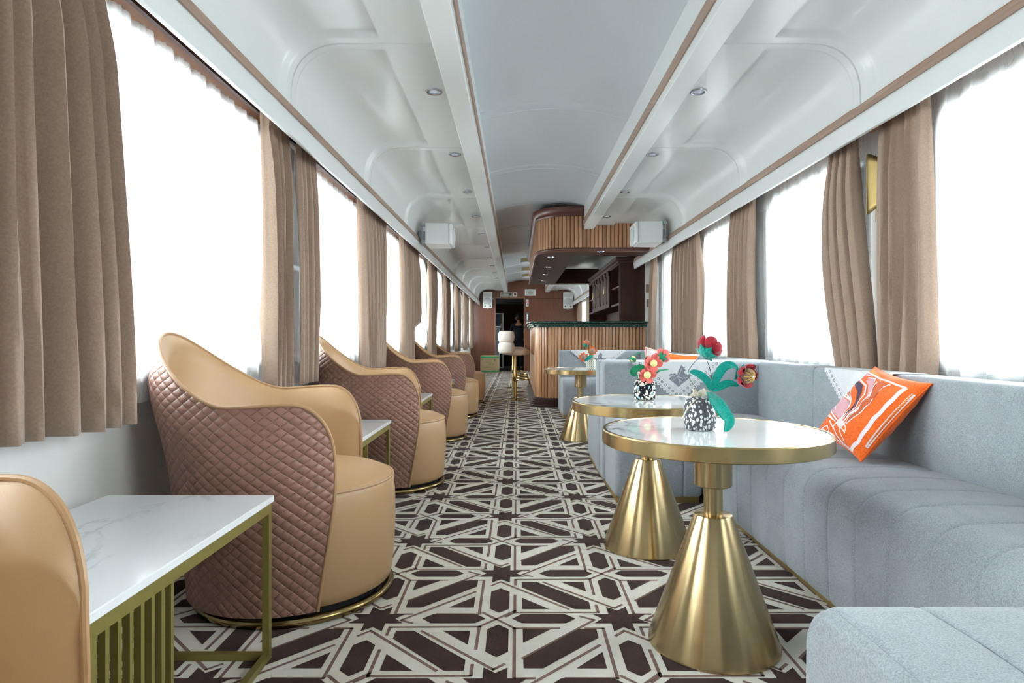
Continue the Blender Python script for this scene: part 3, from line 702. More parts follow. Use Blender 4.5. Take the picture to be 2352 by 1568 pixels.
# ------------------------------------------------------------------ grey sofas
def bench(name, label, loc, rotz, L, back, seams, D=.50, SH=.495, BH=.845, BT=.19, pipe_ends=(True, True), back_from=0.0, back_L=None, group=None, back_seams=()):
    """local frame: x along the length 0..L, y from seat front (0) to the back (+), z up"""
    t = thing(name, label, 'sofa', loc, rotz, group or 'grey upholstered booth sofas')
    zb = .045; rr = .105
    prof = [(.012, zb), (.003, zb+.02), (0, zb+.10), (-.004, SH-rr-.09), (-.002, SH-rr)]
    for k in range(1, 13):
        a = PI/2*k/12; prof.append((-.002+rr*(1-math.cos(a))*1.15, SH-rr+rr*math.sin(a)))
    prof += [(.22, SH+.004), (.32, SH+.003), (D*.85, SH-.003), (D, SH-.012), (D, zb)]
    xs = {0, .006, .016, .03, L-.03, L-.016, L-.006, L}
    for s_ in seams: xs |= {s_-.022, s_-.012, s_-.006, s_-.002, s_, s_+.002, s_+.006, s_+.012, s_+.022}
    xs |= set(lsp(0, L, int(L/.08)+2)); xs = sorted(x for x in xs if 0 <= x <= L)
    nm = len(prof); N = []
    for i in range(nm):
        a, b = prof[max(i-1, 0)], prof[min(i+1, nm-1)]; dx, dz = b[0]-a[0], b[1]-a[1]; q = math.hypot(dx, dz) or 1; N.append((-dz/q, dx/q))
    vs_ = []
    for x in xs:
        g = 0
        for s_ in seams: g = max(g, .0065*math.exp(-(abs(x-s_)/.0055)**1.2))
        e = min(x, L-x); g2 = .022*(1-min(1, e/.03))**2.2
        for (y, z), (ny, nz) in zip(prof, N): vs_.append((x, y-ny*(g+g2), z-nz*(g+g2)))
    F = [(i*nm+j, (i+1)*nm+j, (i+1)*nm+j+1, i*nm+j+1) for i in range(len(xs)-1) for j in range(nm-1)]
    m = MB(); m.add(vs_, F)
    for k in (0, len(xs)-1):
        pts = [Vector(vs_[k*nm+j]) for j in range(nm)]; m.add(pts, [list(q) for q in tessellate_polygon([pts])])
    m.build('seat', sofa_cloth, t, angle=50, fix=True)
    if back:
        r2 = .028; BL = L if back_L is None else back_L
        y0, y1 = D-.002, D+BT
        pr = [(y0, .05)]+[(y0+.006, SH), (y0+.004, .62), (y0+.006, .75)]
        for k in range(0, 7): a = PI/2*k/6; pr.append((y0+.008+r2*(1-math.cos(a)), BH-r2+r2*math.sin(a)))
        for k in range(0, 7): a = PI/2*k/6; pr.append((y1-r2+r2*math.sin(a), BH-r2+r2*math.cos(a)))
        pr += [(y1, .05)]
        m = MB(); nb = len(pr); bx = {back_from, back_from+.008, back_from+.02, BL-.02, BL-.008, BL}|set(lsp(back_from, BL, 14))
        for s_ in back_seams: bx |= {s_-.012, s_-.006, s_-.002, s_, s_+.002, s_+.006, s_+.012}
        bx = sorted(bx); vs_ = []
        for x in bx:
            g2 = .014*(1-min(1, min(x-back_from, BL-x)/.02))**2.2
            for s_ in back_seams: g2 = max(g2, .007*math.exp(-(abs(x-s_)/.004)**1.2))
            for (y, z) in pr:
                cy_, cz_ = (y0+y1)/2, .5
                vs_.append((x, y+(g2 if y < cy_ else -g2), z-(g2 if z > .8 else 0)))
        F = [(i*nb+j, (i+1)*nb+j, (i+1)*nb+j+1, i*nb+j+1) for i in range(len(bx)-1) for j in range(nb-1)]
        m.add(vs_, F)
        for k in (0, len(bx)-1):
            pts = [Vector(vs_[k*nb+j]) for j in range(nb)]; m.add(pts, [list(q) for q in tessellate_polygon([pts])])
        m.build('backrest', sofa_cloth, t, angle=50, fix=True)
    m = MB(); m.box((.01, .045, 0.0), (L-.01, D+(BT-.02 if back else -.02), .06)); m.build('plinth', brass_flat, t, smooth=False)
    return t
BX = 1.63      # face of the wall backrest
def chan(a, b, p=.187): 
    n = int((b-a)/p); return [a+p*k for k in range(1, n+1)]
# first booth
bench('sofa_bench', 'grey sofa bench in the lower right corner, its padded end nearest the camera', (1.10, 1.28, 0), PI, .522, True, [.33, .14, .50], D=.59, back_from=-.51, back_L=.49)
bench('sofa_bench', 'long channelled grey sofa bench along the right wall, holding the orange cushion', (1.125, 4.283, 0), -PI/2, 3.585, True, [4.283-y for y in [3.41-.187*k for k in range(0, 14)]], D=BX-1.125, back_seams=(.80,))
bench('sofa_bench', 'grey sofa facing the camera behind the round tables, a leaf-embroidered lace cloth over its back', (.597, 3.805, 0), 0, 1.123-.597, True, [.41], D=.482, back_from=-.012, back_L=1.83-.597)
# second booth, back to back with the first
bench('sofa_bench', 'grey sofa backing onto the near booth, facing the bar', (1.123, 5.32, 0), PI, 1.123-.597, True, [.2], D=.62, BT=.20, back_from=-.70, back_L=1.123-.585)
bench('sofa_bench', 'grey sofa bench along the right wall in the far booth', (1.125, 8.36, 0), -PI/2, 8.36-4.703, True, chan(.6, 3.4), D=BX-1.125, back_seams=(.8, 3.0))
bench('sofa_bench', 'farthest grey sofa facing the camera, directly in front of the bar', (.575, 7.86, 0), 0, 1.123-.575, True, [.36], D=.502, back_from=-.012, back_L=1.83-.575)
# ------------------------------------------------------------------ lace cloths over the sofa backs
leaf_mat = plain('grey_leaf_print', '7C818D', .9, var=.2, vs=25)
vein_mat = plain('white_vein_thread', 'E6E9EC', .9)
def lace_cloth(label, org, ux, nrm, half, drop, topd, leaf=True, shift=0.0):
    """org: middle of the sofa's top front edge; ux: along the edge; nrm: out of the backrest face. Triangular flap hanging down, flat part over the top."""
    t = thing('lace_cloth', label, 'lace cloth', org, 0, 'white lace cloths over the sofa backs')
    ux, nrm = Vector(ux), Vector(nrm); dn = Vector((0, 0, -1))
    B = .062; q = math.hypot(half, drop); sn, cs = half/q, drop/q      # border width, hem direction
    def P(a, d, o=.004):             # a along edge, d down the face (negative: over the top)
        if d >= 0: return ux*a+dn*(d)+nrm*(o+.006*0)
        return ux*a+nrm*(o+d)+Vector((0, 0, o))
    m = MB()
    for s in (-1, 1):                # pierced stair-edged border strips
        L = q; n = max(6, int(L/.026)); pts = []; uv = []
        def at(l, b):                # l along the hem from the top corner to the apex, b inward
            a = half-(l/L)*half; d = (l/L)*drop
            return (a-b*cs*1.0, d-b*sn)
        out = [at(L*k/n, 0) for k in range(n+1)]
        outl = []
        for k in range(n):
            (a0, d0), (a1, d1) = out[k], out[k+1]
            outl += [(a0, d0), (a0, d1)]
        outl.append(out[-1])
        ia, id_ = 0, drop-B/sn if sn > .01 else drop
        inner = [(0, drop-B/sn), (half-B/cs, 0)]
        poly = [(a, max(d, 0)) for a, d in outl]+inner
        def UV(a, d):
            px_, py_ = half-a, d; l = px_*sn+py_*cs; b = px_*cs-py_*sn; return (l, b+.006)
        V3 = [P(s*a, d) for a, d in poly]
        m.poly(V3, 0, [UV(a, d) for a, d in poly])
    m.build('lace_border', lace, t, smooth=False)
    m = MB(); hw = half-B/cs; dd = drop-B/sn
    m.poly([P(-hw, 0), P(0, dd), P(hw, 0)])
    m.grid(lambda a, d: P(a, -d, .005), [-half, -half*.5, 0, half*.5, half], [0, .004, topd*.5, topd], 0)
    m.poly([P(-half, .0, .0045), P(-hw, .0, .0045), P(-hw, .004, .0045)])
    m.build('linen_field', linen, t, smooth=False)
    if leaf:
        cx, cy, S = shift, dd*.60, dd*.40
        base = [(-.95, -.25), (-.7, -.42), (-.55, -.36), (-.35, -.45), (-.12, -.28), (.02, -.75), (.15, -.95), (.28, -1.25), (.42, -1.02), (.62, -1.05), (.55, -.85), (.68, -.72), (.52, -.58), (.6, -.42), (.85, -.32), (1.05, -.38), (1.2, -.25), (1.0, .0), (.72, .25), (.5, .42), (.3, .55), (.02, .85), (-.3, .55), (-.62, .3), (-.85, .12), (-.8, -.05), (-.62, -.08)]
        m = MB(); m.poly([P(cx+S*a, cy+S*b, .0055) for a, b in base]); m.build('leaf_motif', leaf_mat, t, smooth=False)
        m = MB()
        for pl_ in ([(-.1, -.15), (.1, -.4), (.3, -.9)], [(-.1, -.15), (.4, .05), (.85, -.05)], [(-.1, -.15), (.1, .3), (.02, .75)], [(-.1, -.15), (-.35, .1), (-.6, .25)], [(-.1, -.15), (-.4, -.2), (-.8, -.25)], [(.1, .1), (.3, .4)]):
            m.tube([P(cx+S*a, cy+S*b, .006) for a, b in pl_], .0012, 4)
        m.build('leaf_veins', vein_mat, t)
    return t
lace_cloth('white lace cloth with a grey leaf, over the sofa back behind the two near tables', (W(1558, 830, 4.283).x, 4.283, .8425), (1, 0, 0), (0, -1, 0), .312, .262, .17, shift=.0)
lace_cloth('white leaf-embroidered lace cloth over the farthest sofa back before the bar', (W(1374, 806, 8.358).x, 8.358, .8425), (1, 0, 0), (0, -1, 0), .36, .30, .17)
lace_cloth('white lace cloth tucked behind the orange cushion on the wall sofa', (BX-.002, 3.03, .8425), (0, 1, 0), (-1, 0, 0), .30, .27, .16, leaf=False)
# ------------------------------------------------------------------ patterned cushions
orange = fabric('orange_cotton', 'DE5A18', 'F07028', 300, .25, .2)
orange_l = fabric('light_orange_cotton', 'EC7F2E', 'F6923F', 300, .25, .2)
cot_white = plain('white_print', 'F0E8EA', .85); pink = plain('mauve_pink_print', 'D7A5AE', .85); navy = plain('dark_plum_print', '4A3B52', .85); rust = plain('rust_print', 'C0603A', .85)
def cushion_surface(e1, e2, size, thick):
    e1 = Vector(e1).normalized(); e2 = (Vector(e2)-e1*Vector(e2).dot(e1)).normalized(); e3 = e1.cross(e2); h = size/2
    def pt(u, v, side, off=0.0):
        k = 1-.09*(1-abs(v)**2.2)*abs(u)**3; l = 1-.09*(1-abs(u)**2.2)*abs(v)**3
        q = max(0, (1-abs(u)**2.6))*max(0, (1-abs(v)**2.6))
        wr = .004*math.sin(9*u-5*v)*math.sin(4*v+2)*q+.003*math.sin(17*v+6*u)*q
        return e1*(u*h*k)+e2*(v*h*l)+e3*(side*(thick*q**.55+wr+.003+off))
    return pt
def cushion(label, c, e1, e2, size, thick, decals, base, pipe=None):
    t = thing('cushion', label, 'cushion', c, 0, 'patterned cushions on the sofas')
    pt = cushion_surface(e1, e2, size, thick)
    g = [math.sin(q*PI/2) for q in lsp(-1, 1, 41)]
    m = MB(); m.grid(lambda u, v: pt(u, v, 1), g, g, 0); m.grid(lambda u, v: pt(u, v, -1), g, g, 0, flip=True)
    for s in (1, -1):
        pass
    edge = [(-1, q) for q in g]+[(q, 1) for q in g[1:]]+[(1, -q) for q in g[1:]]+[(-q, -1) for q in g[1:-1]]
    m.build('cover', base, t, angle=70)
    m = MB(); m.tube([pt(u, v, 0) for u, v in edge], .0035, 6, closed=True); m.build('piping', pipe or base, t)
    for nm, mt, items in decals:
        m = MB()
        for kind, pts, wd in items:
            if kind == 'line':
                den = []
                for a, b in zip(pts, pts[1:]):
                    n_ = max(2, int(math.hypot(b[0]-a[0], b[1]-a[1])/.06)); den += [(a[0]+(b[0]-a[0])*i/n_, a[1]+(b[1]-a[1])*i/n_) for i in range(n_)]
                den.append(pts[-1]); V = []
                for i, p in enumerate(den):
                    a, b = den[max(i-1, 0)], den[min(i+1, len(den)-1)]; dx, dy = b[0]-a[0], b[1]-a[1]; L = math.hypot(dx, dy) or 1
                    nx, ny = -dy/L*wd/2, dx/L*wd/2
                    cl = lambda x: max(-.995, min(.995, x))
                    V += [pt(cl(p[0]+nx), cl(p[1]+ny), 1, .0016), pt(cl(p[0]-nx), cl(p[1]-ny), 1, .0016)]
                m.add(V, [(2*i, 2*i+1, 2*i+3, 2*i+2) for i in range(len(den)-1)])
            elif kind == 'fill':
                tr = [[Vector((pts[i][0], pts[i][1])) for i in x] for x in tessellate_polygon([[Vector((a, b, 0)) for a, b in pts]])]
                for _ in range(3):
                    nx_ = []
                    for a, b, c_ in tr:
                        ab, bc, ca = (a+b)/2, (b+c_)/2, (c_+a)/2; nx_ += [[a, ab, ca], [ab, b, bc], [ca, bc, c_], [ab, bc, ca]]
                    tr = nx_
                for x in tr: m.add([pt(p.x, p.y, 1, .0012+wd) for p in x], [(0, 1, 2)])
        if m.f: m.build(nm, mt, t, angle=70)
    return t
sc = .978
cc = [W(1883, 995, 2.98), W(1985, 1045, 2.58), W(2122, 893, 2.57), W(2008, 848, 2.93)]
O = Vector((0, 0, 1)); cc = [O+(p-O)*sc for p in cc]
ctr = sum(cc, Vector())/4
CE1, CE2 = (cc[1]-cc[0])+(cc[2]-cc[3]), (cc[3]-cc[0])+(cc[2]-cc[1])
cpt = cushion_surface(CE1, CE2, .405, .062)
def zuv(p):            # where on the cushion a pattern point read off the photograph lies
    tx, ty = 1840+p[0]/6.03, 820+p[1]/6.03
    def pr(u, v):
        q = ctr+cpt(u, v, 1); return VX+FX*q.x/q.y, VY-FX*(q.z-1)/q.y
    dx, dy = p[0]-961, p[1]-755; D = 325*-450-395*143
    u, v = (-450*dx-395*dy)/D*.8, (325*dy-143*dx)/D*.8
    best = None
    for _ in range(25):
        u, v = max(-.97, min(.97, u)), max(-.97, min(.97, v)); a, b = pr(u, v); ex, ey = tx-a, ty-b; err = ex*ex+ey*ey
        if best is None or err < best[0]: best = (err, u, v)
        a1, b1 = pr(u+.01, v); a2, b2 = pr(u, v+.01); J = ((a1-a)/.01, (a2-a)/.01, (b1-b)/.01, (b2-b)/.01); d_ = J[0]*J[3]-J[1]*J[2]
        if abs(d_) < 1e-3: break
        u += max(-.25, min(.25, (J[3]*ex-J[1]*ey)/d_)); v += max(-.25, min(.25, (J[0]*ey-J[2]*ex)/d_))
    return best[1], best[2]
Z = lambda *p: [zuv(q) for q in p]
fan = Z((500, 880), (560, 760), (640, 640), (690, 520), (712, 420), (735, 370))
dec = [
 ('light_band', orange_l, [('fill', Z((905, 1250), (1010, 1260), (1640, 560), (1545, 510)), 0)]), ('light_corner', orange_l, [('fill', Z((945, 195), (1040, 165), (1110, 290), (1000, 250)), 0)]),
 ('pink_patches', pink, [('fill', Z((470, 660), (540, 590), (620, 580), (665, 610), (660, 690), (600, 780), (520, 850), (480, 760)), .0006), ('fill', Z((900, 330), (985, 300), (1025, 310), (1000, 420), (930, 540), (880, 600), (930, 470), (935, 390)), .0006), ('fill', Z((800, 270), (930, 210), (1000, 260), (880, 275)), .0006)]),
 ('plum_crescent', navy, [('fill', Z((755, 365), (830, 345), (858, 390), (840, 490), (790, 610), (700, 740), (590, 840), (690, 720), (765, 590), (785, 480)), .0008)]),
 ('rust_band', rust, [('fill', Z((1080, 335), (1200, 375), (1120, 430), (1040, 530), (930, 660), (800, 790), (690, 860), (620, 900), (800, 720), (930, 560), (1020, 440)), .0006)]),
 ('white_lines', cot_white, [
   ('line', Z((690, 1320), (790, 1180), (1460, 430)), .10), ('line', Z((1025, 1345), (1230, 1110), (1680, 590)), .05), ('line', Z((1460, 430), (1300, 375), (1120, 310), (930, 215)), .05),
   ('line', Z((690, 1325), (600, 1290), (480, 1190), (380, 1110), (250, 1060)), .05), ('line', Z((510, 880), (700, 720), (800, 560), (830, 440), (800, 350), (735, 360)), .035),
   ('line', Z((530, 890), (760, 700), (880, 520), (905, 400), (850, 325)), .04), ('line', Z((560, 910), (830, 660), (980, 440), (1030, 300), (930, 290)), .045), ('line', Z((590, 930), (900, 610), (1060, 350), (1110, 330)), .035),
   ('line', Z((630, 920), (700, 860), (800, 790), (870, 720), (940, 655), (1000, 570), (1070, 480), (1130, 420), (1230, 380)), .03),
   ('line', Z((500, 870), (470, 760), (455, 660), (530, 580), (620, 560), (690, 600), (660, 700), (560, 840), (505, 880)), .035), ('line', Z((510, 830), (560, 680), (640, 530), (720, 380)), .03),
   ('line', Z((560, 540), (660, 520), (700, 590), (690, 430)), .03), ('line', Z((480, 890), (400, 830), (375, 750), (430, 690)), .03), ('line', Z((395, 850), (420, 800), (440, 850)), .025),
   ('line', Z((400, 880), (440, 970), (500, 900)), .04), ('line', Z((450, 970), (500, 1090), (590, 1230), (600, 1170), (530, 1010), (540, 950), (610, 1050), (620, 980), (600, 930)), .03), ('line', Z((510, 870), (570, 960)), .16),
   ('line', Z((270, 1010), (370, 950), (400, 1060)), .03), ('line', Z((310, 990), (370, 1090)), .03), ('line', Z((740, 360), (850, 290), (1000, 270)), .03)]
   +[('line', Z((x-9, y+6), (x+9, y-6)), .055) for x, y in ((1230, 385), (1070, 460), (1013, 520), (972, 578), (907, 645), (868, 700), (803, 752), (748, 800), (683, 858))])]
cushion('orange cushion with white and plum batik pattern leaning on the wall sofa', ctr, CE1, CE2, .405, .062, dec, orange)
dec2 = [('white_patch', cot_white, [('fill', [(-.98, .98), (-.55, .98), (-.30, .60), (-.80, .35), (-.98, .45)], .0005), ('fill', [(-.52, .62), (-.18, .62), (-.3, -.2), (-.5, -.1)], .0005)]), ('plum_stripe', navy, [('line', [(-.93, .96), (-.62, .70), (-.2, .55), (.1, .2)], .07), ('line', [(-.95, .3), (-.75, .62), (-.45, .70)], .09)])]
cushion('orange, white and plum cushion peeking over the sofa back behind the near booth', (1.147, 4.83, .708), (1, 0, -.16), (.16, -.15, 1), .40, .05, dec2, orange, cot_white)
# ------------------------------------------------------------------ vases with cloth flowers
red_cloth = fabric('red_flower_cloth', '84101E', '9E1F2E', 500, .3, .3)
coral_cloth = fabric('coral_flower_cloth', 'CF5C58', 'E27A74', 500, .3, .2)
orange_cloth = fabric('orange_petal_cloth', 'DF6422', 'F0803A', 500, .3, .2)
teal_cloth = fabric('teal_leaf_cloth', '007A6C', '00988A', 400, .3, .25)
green_cloth = fabric('green_leaf_cloth', '1E7E5A', '2F9A70', 400, .3, .2)
brown_ball = fabric('brown_flower_centre', '6A5140', '85695A', 500, .3, .2)
mauve_ball = fabric('mauve_brown_centre', '86655A', '9C7A6E', 500, .3, .2)
yellow_ball = fabric('pale_yellow_centre', 'DCD68E', 'EDE8A8', 500, .3, .1)
wire = plain('dark_wire', '4A504C', .5, .3); thread = plain('yellow_thread', 'D9B93C', .8)
def print_cloth(name, ground, c1, c2=None, scale=62, kind='leaf'):
    g = NT(name); t = g.n('TexCoord')
    if kind == 'dots':
        m = g.n('Mapping'); g.t.links.new(t.outputs['UV'], m.inputs[0]); m.inputs['Scale'].default_value = (scale, scale*.32, 1); m.inputs['Rotation'].default_value = (0, 0, 0)
        s = g.n('SeparateXYZ'); g.t.links.new(m.outputs[0], s.inputs[0])
        a = g.math('FRACT', g.math('ADD', s.outputs[0], s.outputs[1])); b = g.math('FRACT', g.math('SUBTRACT', s.outputs[0], s.outputs[1]))
        a = g.math('SUBTRACT', a, .5); b = g.math('SUBTRACT', b, .5)
        f = g.math('LESS_THAN', g.math('ADD', g.math('MULTIPLY', a, a), g.math('MULTIPLY', b, b)), .075)
        col = g.mix(f, hx(ground), hx(c1))
    else:
        v = g.coord(scale=(1, 1, .62) if kind == 'leaf' else (1, 1, .8)); w1 = g.n('TexNoise', i_Scale=scale*.55, i_Detail=1); g.t.links.new(v, w1.inputs['Vector'])
        vec = g.n('VectorMath', operation='MULTIPLY_ADD'); g.t.links.new(w1.outputs[1], vec.inputs[0]); vec.inputs[1].default_value = (.007,)*3 if kind == 'leaf' else (.02,)*3; g.t.links.new(v, vec.inputs[2])
        vo = g.n('TexVoronoi', i_Scale=scale, i_Randomness=.75 if kind == 'leaf' else 1.0); g.t.links.new(vec.outputs[0], vo.inputs['Vector'])
        f = g.math('LESS_THAN', vo.outputs['Distance'], .42 if kind == 'leaf' else .5)
        if kind == 'leaf':
            f = g.math('SUBTRACT', f, g.math('MULTIPLY', g.math('LESS_THAN', vo.outputs['Distance'], .10), .55))
        cc_ = hx(c1)
        if c2:
            s = g.n('SeparateXYZ'); g.t.links.new(vo.outputs['Color'], s.inputs[0]); cc_ = g.mix(g.math('GREATER_THAN', s.outputs[0], .84), hx(c1), hx(c2))
        col = g.mix(f, hx(ground), cc_)
    return g.done(g.bsdf(Base_Color=col, Roughness=.9, Specular_IOR_Level=.2))
grey_leaf_print = print_cloth('grey_leaf_print_cloth', '4E5054', 'DCDDDD', scale=104)
black_sprig_print = print_cloth('black_sprig_print_cloth', '1C1E22', 'E2E0D2', '9FD0D8', 80, 'sprig')
dotted_cloth = print_cloth('dotted_cloth', 'CFD0C6', '6F7168', scale=15, kind='dots')
cream_cloth2 = fabric('cream_ruffle_cloth', 'C9C0AC', 'E8E2D2', 500, .3, .1)

def vase(t, prof, mt, ruffle_r, ruffle_z, seed, ruf_mat):
    r = random.Random(seed); ph = [r.uniform(0, 6.28) for _ in range(6)]
    def wob(a, z): return 1+.02*math.sin(5*a+ph[0]+30*z)+.015*math.sin(9*a+ph[1]-20*z)
    n = 56; m = MB(); P = []; U = []
    m.grid(lambda i, k: Vector((prof[k][0]*wob(2*PI*i/n, prof[k][1])*math.cos(2*PI*i/n), prof[k][0]*wob(2*PI*i/n, prof[k][1])*math.sin(2*PI*i/n), prof[k][1])), range(n), range(len(prof)), 0, cu=True, uvf=lambda i, k: (i/n, prof[k][1]*10))
    m.build('pot', mt, t, angle=70, fix=True)
    m = MB()           # gathered cloth ruffle at the neck
    m.grid(lambda i, k: Vector(((ruffle_r*(.55+.5*k/4)*(1+.28*(k/4)*math.sin(7*2*PI*i/70+ph[2])+.16*(k/4)*math.sin(13*2*PI*i/70+ph[3])))*math.cos(2*PI*i/70), (ruffle_r*(.55+.5*k/4)*(1+.28*(k/4)*math.sin(7*2*PI*i/70+ph[2])))*math.sin(2*PI*i/70), ruffle_z+.02*(k/4)*(1+.5*math.sin(5*2*PI*i/70+ph[4])))), range(70), range(5), 0, cu=True)
    m.build('ruffle', ruf_mat, t, angle=80, solid=.0008)
def frame(d, up=(0, 0, 1)):
    d = Vector(d).normalized(); x = Vector(up).cross(d)
    if x.length < 1e-3: x = Vector((1, 0, 0))
    x.normalize(); return x, d.cross(x).normalized(), d
def leaf(t, pts, wid, mt, name='leaf', nrm=(0, -1, .3), cup=.15):
    """cloth leaf along a curved midrib"""
    pts = [Vector(p) for p in pts]; den = []
    n = 22
    for i in range(n+1):            # Catmull-Rom through the points
        s = i/n*(len(pts)-1); k = min(int(s), len(pts)-2); f = s-k
        p0, p1, p2, p3 = pts[max(k-1, 0)], pts[k], pts[k+1], pts[min(k+2, len(pts)-1)]
        den.append(.5*((2*p1)+(p2-p0)*f+(2*p0-5*p1+4*p2-p3)*f*f+(3*p1-p0-3*p2+p3)*f**3))
    m = MB(); V = []
    for i, p in enumerate(den):
        tg = (den[min(i+1, n)]-den[max(i-1, 0)]).normalized(); sd = tg.cross(Vector(nrm)).normalized(); up = sd.cross(tg)
        q = i/n; wv = wid*(math.sin(PI*min(1, q*.93+.07))**.75)*(1+.06*math.sin(9*q))
        for k in range(-3, 4):
            a = k/3; V.append(p+sd*(wv/2*a)+up*(abs(a)**1.6*wv*cup-.001*(k == 0)))
    F = [(i*7+j, (i+1)*7+j, (i+1)*7+j+1, i*7+j+1) for i in range(n) for j in range(6)]
    m.add(V, F); return m.build(name, mt, t, angle=60, solid=.0016)
def stem(t, pts, r, mt):
    m = MB(); den = []; pts = [Vector(p) for p in pts]; n = 16
    for i in range(n+1):
        s = i/n*(len(pts)-1); k = min(int(s), len(pts)-2); f = s-k
        p0, p1, p2, p3 = pts[max(k-1, 0)], pts[k], pts[k+1], pts[min(k+2, len(pts)-1)]
        den.append(.5*((2*p1)+(p2-p0)*f+(2*p0-5*p1+4*p2-p3)*f*f+(3*p1-p0-3*p2+p3)*f**3))
    m.tube(den, r, 7); return m.build('stem', mt, t)
def petal_flower(t, c, d, R_, mt, ball_mat, br, npet=5, cupa=.7, seed=1, stripes=False, sepal=None, point=False, bfwd=.3):
    """stuffed cloth petals round a ball centre, facing along d"""
    X, Y, D = frame(d); c = Vector(c); r = random.Random(seed); f = None
    for k in range(npet):
        a = 2*PI*k/npet+r.uniform(-.12, .12); ca = cupa+r.uniform(-.12, .12)
        rad = X*math.cos(a)+Y*math.sin(a); tang = -X*math.sin(a)+Y*math.cos(a)
        ax = (rad*math.cos(ca)+D*math.sin(ca)).normalized(); nn = ax.cross(tang).normalized()
        L = R_*r.uniform(.92, 1.08); wd = R_*(.46 if not point else .36)*r.uniform(.92, 1.05); m = MB()
        def pt(u, v):
            th = 2*PI*v; q = math.sin(PI*min(1, u*.97))**.55*(.62+.5*u) if not point else (math.sin(PI*min(1, u*.9+.05))*(1-.55*u))
            lng = L*(.10+.9*u); cur = .22*R_*math.sin(PI*u)*(-1) if not point else 0
            ww = wd*q; tk = R_*(.21 if not point else .06)*q
            cr = .06*R_*math.sin(5*th+k+3*u)*q*(1-.5*u)-(.16*R_*q*abs(math.sin(th))**.5*math.exp(-(math.cos(th)/.22)**2)*math.sin(PI*u) if not point and math.sin(th) > 0 else 0)
            return c+ax*lng+tang*(ww*math.cos(th))+nn*(tk*math.sin(th)+cur+cr+.10*R_*(abs(math.cos(th))**2)*q)
        m.grid(pt, lsp(0.02, .985, 12), lsp(0, 1, 19)[:-1], 0, cv=True)
        m.build('petal', mt, t, angle=80)
    m = MB(); bc = c+D*(br*bfwd)
    m.lathe([(br*math.sin(q), -br*math.cos(q)) for q in lsp(0, PI, 14)], 22, bc, M=Matrix((X, Y, D)).transposed()); bo = m.build('flower_centre', ball_mat, t)
    if stripes:
        m = MB()
        for k in range(10):
            a = 2*PI*k/10; rad = X*math.cos(a)+Y*math.sin(a)
            m.tube([bc+(rad*math.sin(q)+D*math.cos(q))*br*1.015 for q in lsp(.12, 1.15, 7)], br*.035, 5)
        s_ = m.build('stitching', thread, bo)
        m = MB(); m.lathe([(br*.14*math.sin(q), -br*.14*math.cos(q)) for q in lsp(0, PI, 8)], 10, bc+D*br*1.02); m.build('knot', cot_white, bo)
    if sepal:
        m = MB()
        for k in range(6):
            a = 2*PI*(k+.4)/6; rad = X*math.cos(a)+Y*math.sin(a); tg = -X*math.sin(a)+Y*math.cos(a)
            b0 = c-D*R_*.42; m.add([b0-tg*R_*.16, b0+tg*R_*.16, c-D*R_*.30+rad*R_*.42+tg*R_*.22, c-D*R_*.12+rad*R_*.78, c-D*R_*.30+rad*R_*.42-tg*R_*.22], [(0, 1, 2, 3, 4)])
        m.lathe([(0, -R_*.46), (R_*.2, -R_*.40), (R_*.36, -R_*.22), (R_*.40, -R_*.06)], 14, c, M=Matrix((X, Y, D)).transposed())
        m.build('calyx', sepal, t, angle=30, solid=.0015)
# first vase: grey with white leaves, two red flowers
Y1v = 2.09; vo = Vector((W(1607, 0, Y1v).x, Y1v, .7012))
t = thing('flower_vase', 'dark grey leaf-print vase with two red cloth flowers on the nearest table', 'vase', vo)
vase(t, [(0, .0), (.044, .0), (.050, .006), (.0515, .03), (.0520, .06), (.0500, .082), (.043, .095), (.030, .103), (.018, .108), (0, .108)], grey_leaf_print, .022, .103, 3, cream_cloth2)
L1 = lambda px, py, dY=0: W(px, py, Y1v+dY)-vo
m = MB()
for pts in ([(1608, 912), (1598, 903), (1588, 908), (1578, 912)], [(1608, 912), (1600, 900), (1596, 903)], [(1604, 912), (1590, 925), (1575, 945), (1566, 962)]): m.tube([L1(a, b, -.045 if b > 912 else -.01) for a, b in pts], .0022, 6)
m.build('raffia_bow', cream_cloth2, t)
stem(t, [L1(1611, 904), L1(1597, 888), L1(1583, 868), L1(1581, 853), L1(1590, 838), L1(1606, 820)], .0011, wire)
stem(t, [L1(1636, 898), L1(1635, 870), L1(1630, 845), L1(1620, 818)], .0014, wire)
petal_flower(t, L1(1625, 806), (.55, .40, .62), .052, red_cloth, brown_ball, .026, 6, .75, 4, True, teal_cloth, bfwd=.9)
petal_flower(t, L1(1708, 861, -.01), (.42, -.85, -.10), .046, red_cloth, brown_ball, .026, 5, .62, 9, True, teal_cloth, bfwd=.55)
leaf(t, [L1(1637, 893), L1(1645, 868), L1(1660, 845), L1(1680, 838), L1(1696, 848)], .032, teal_cloth, nrm=(.3, -1, .5))
leaf(t, [L1(1635, 897), L1(1655, 887), L1(1675, 880), L1(1698, 886)], .027, teal_cloth, nrm=(0, -1, .35))
leaf(t, [L1(1632, 896), L1(1625, 876), L1(1610, 862), L1(1595, 855), L1(1583, 854)], .026, teal_cloth, nrm=(-.2, -1, .35))
leaf(t, [L1(1628, 900, -.02), L1(1642, 918, -.06), L1(1660, 945, -.09), L1(1674, 968, -.11), L1(1664, 992, -.12)], .050, teal_cloth, nrm=(.25, -1, .2), cup=.10)
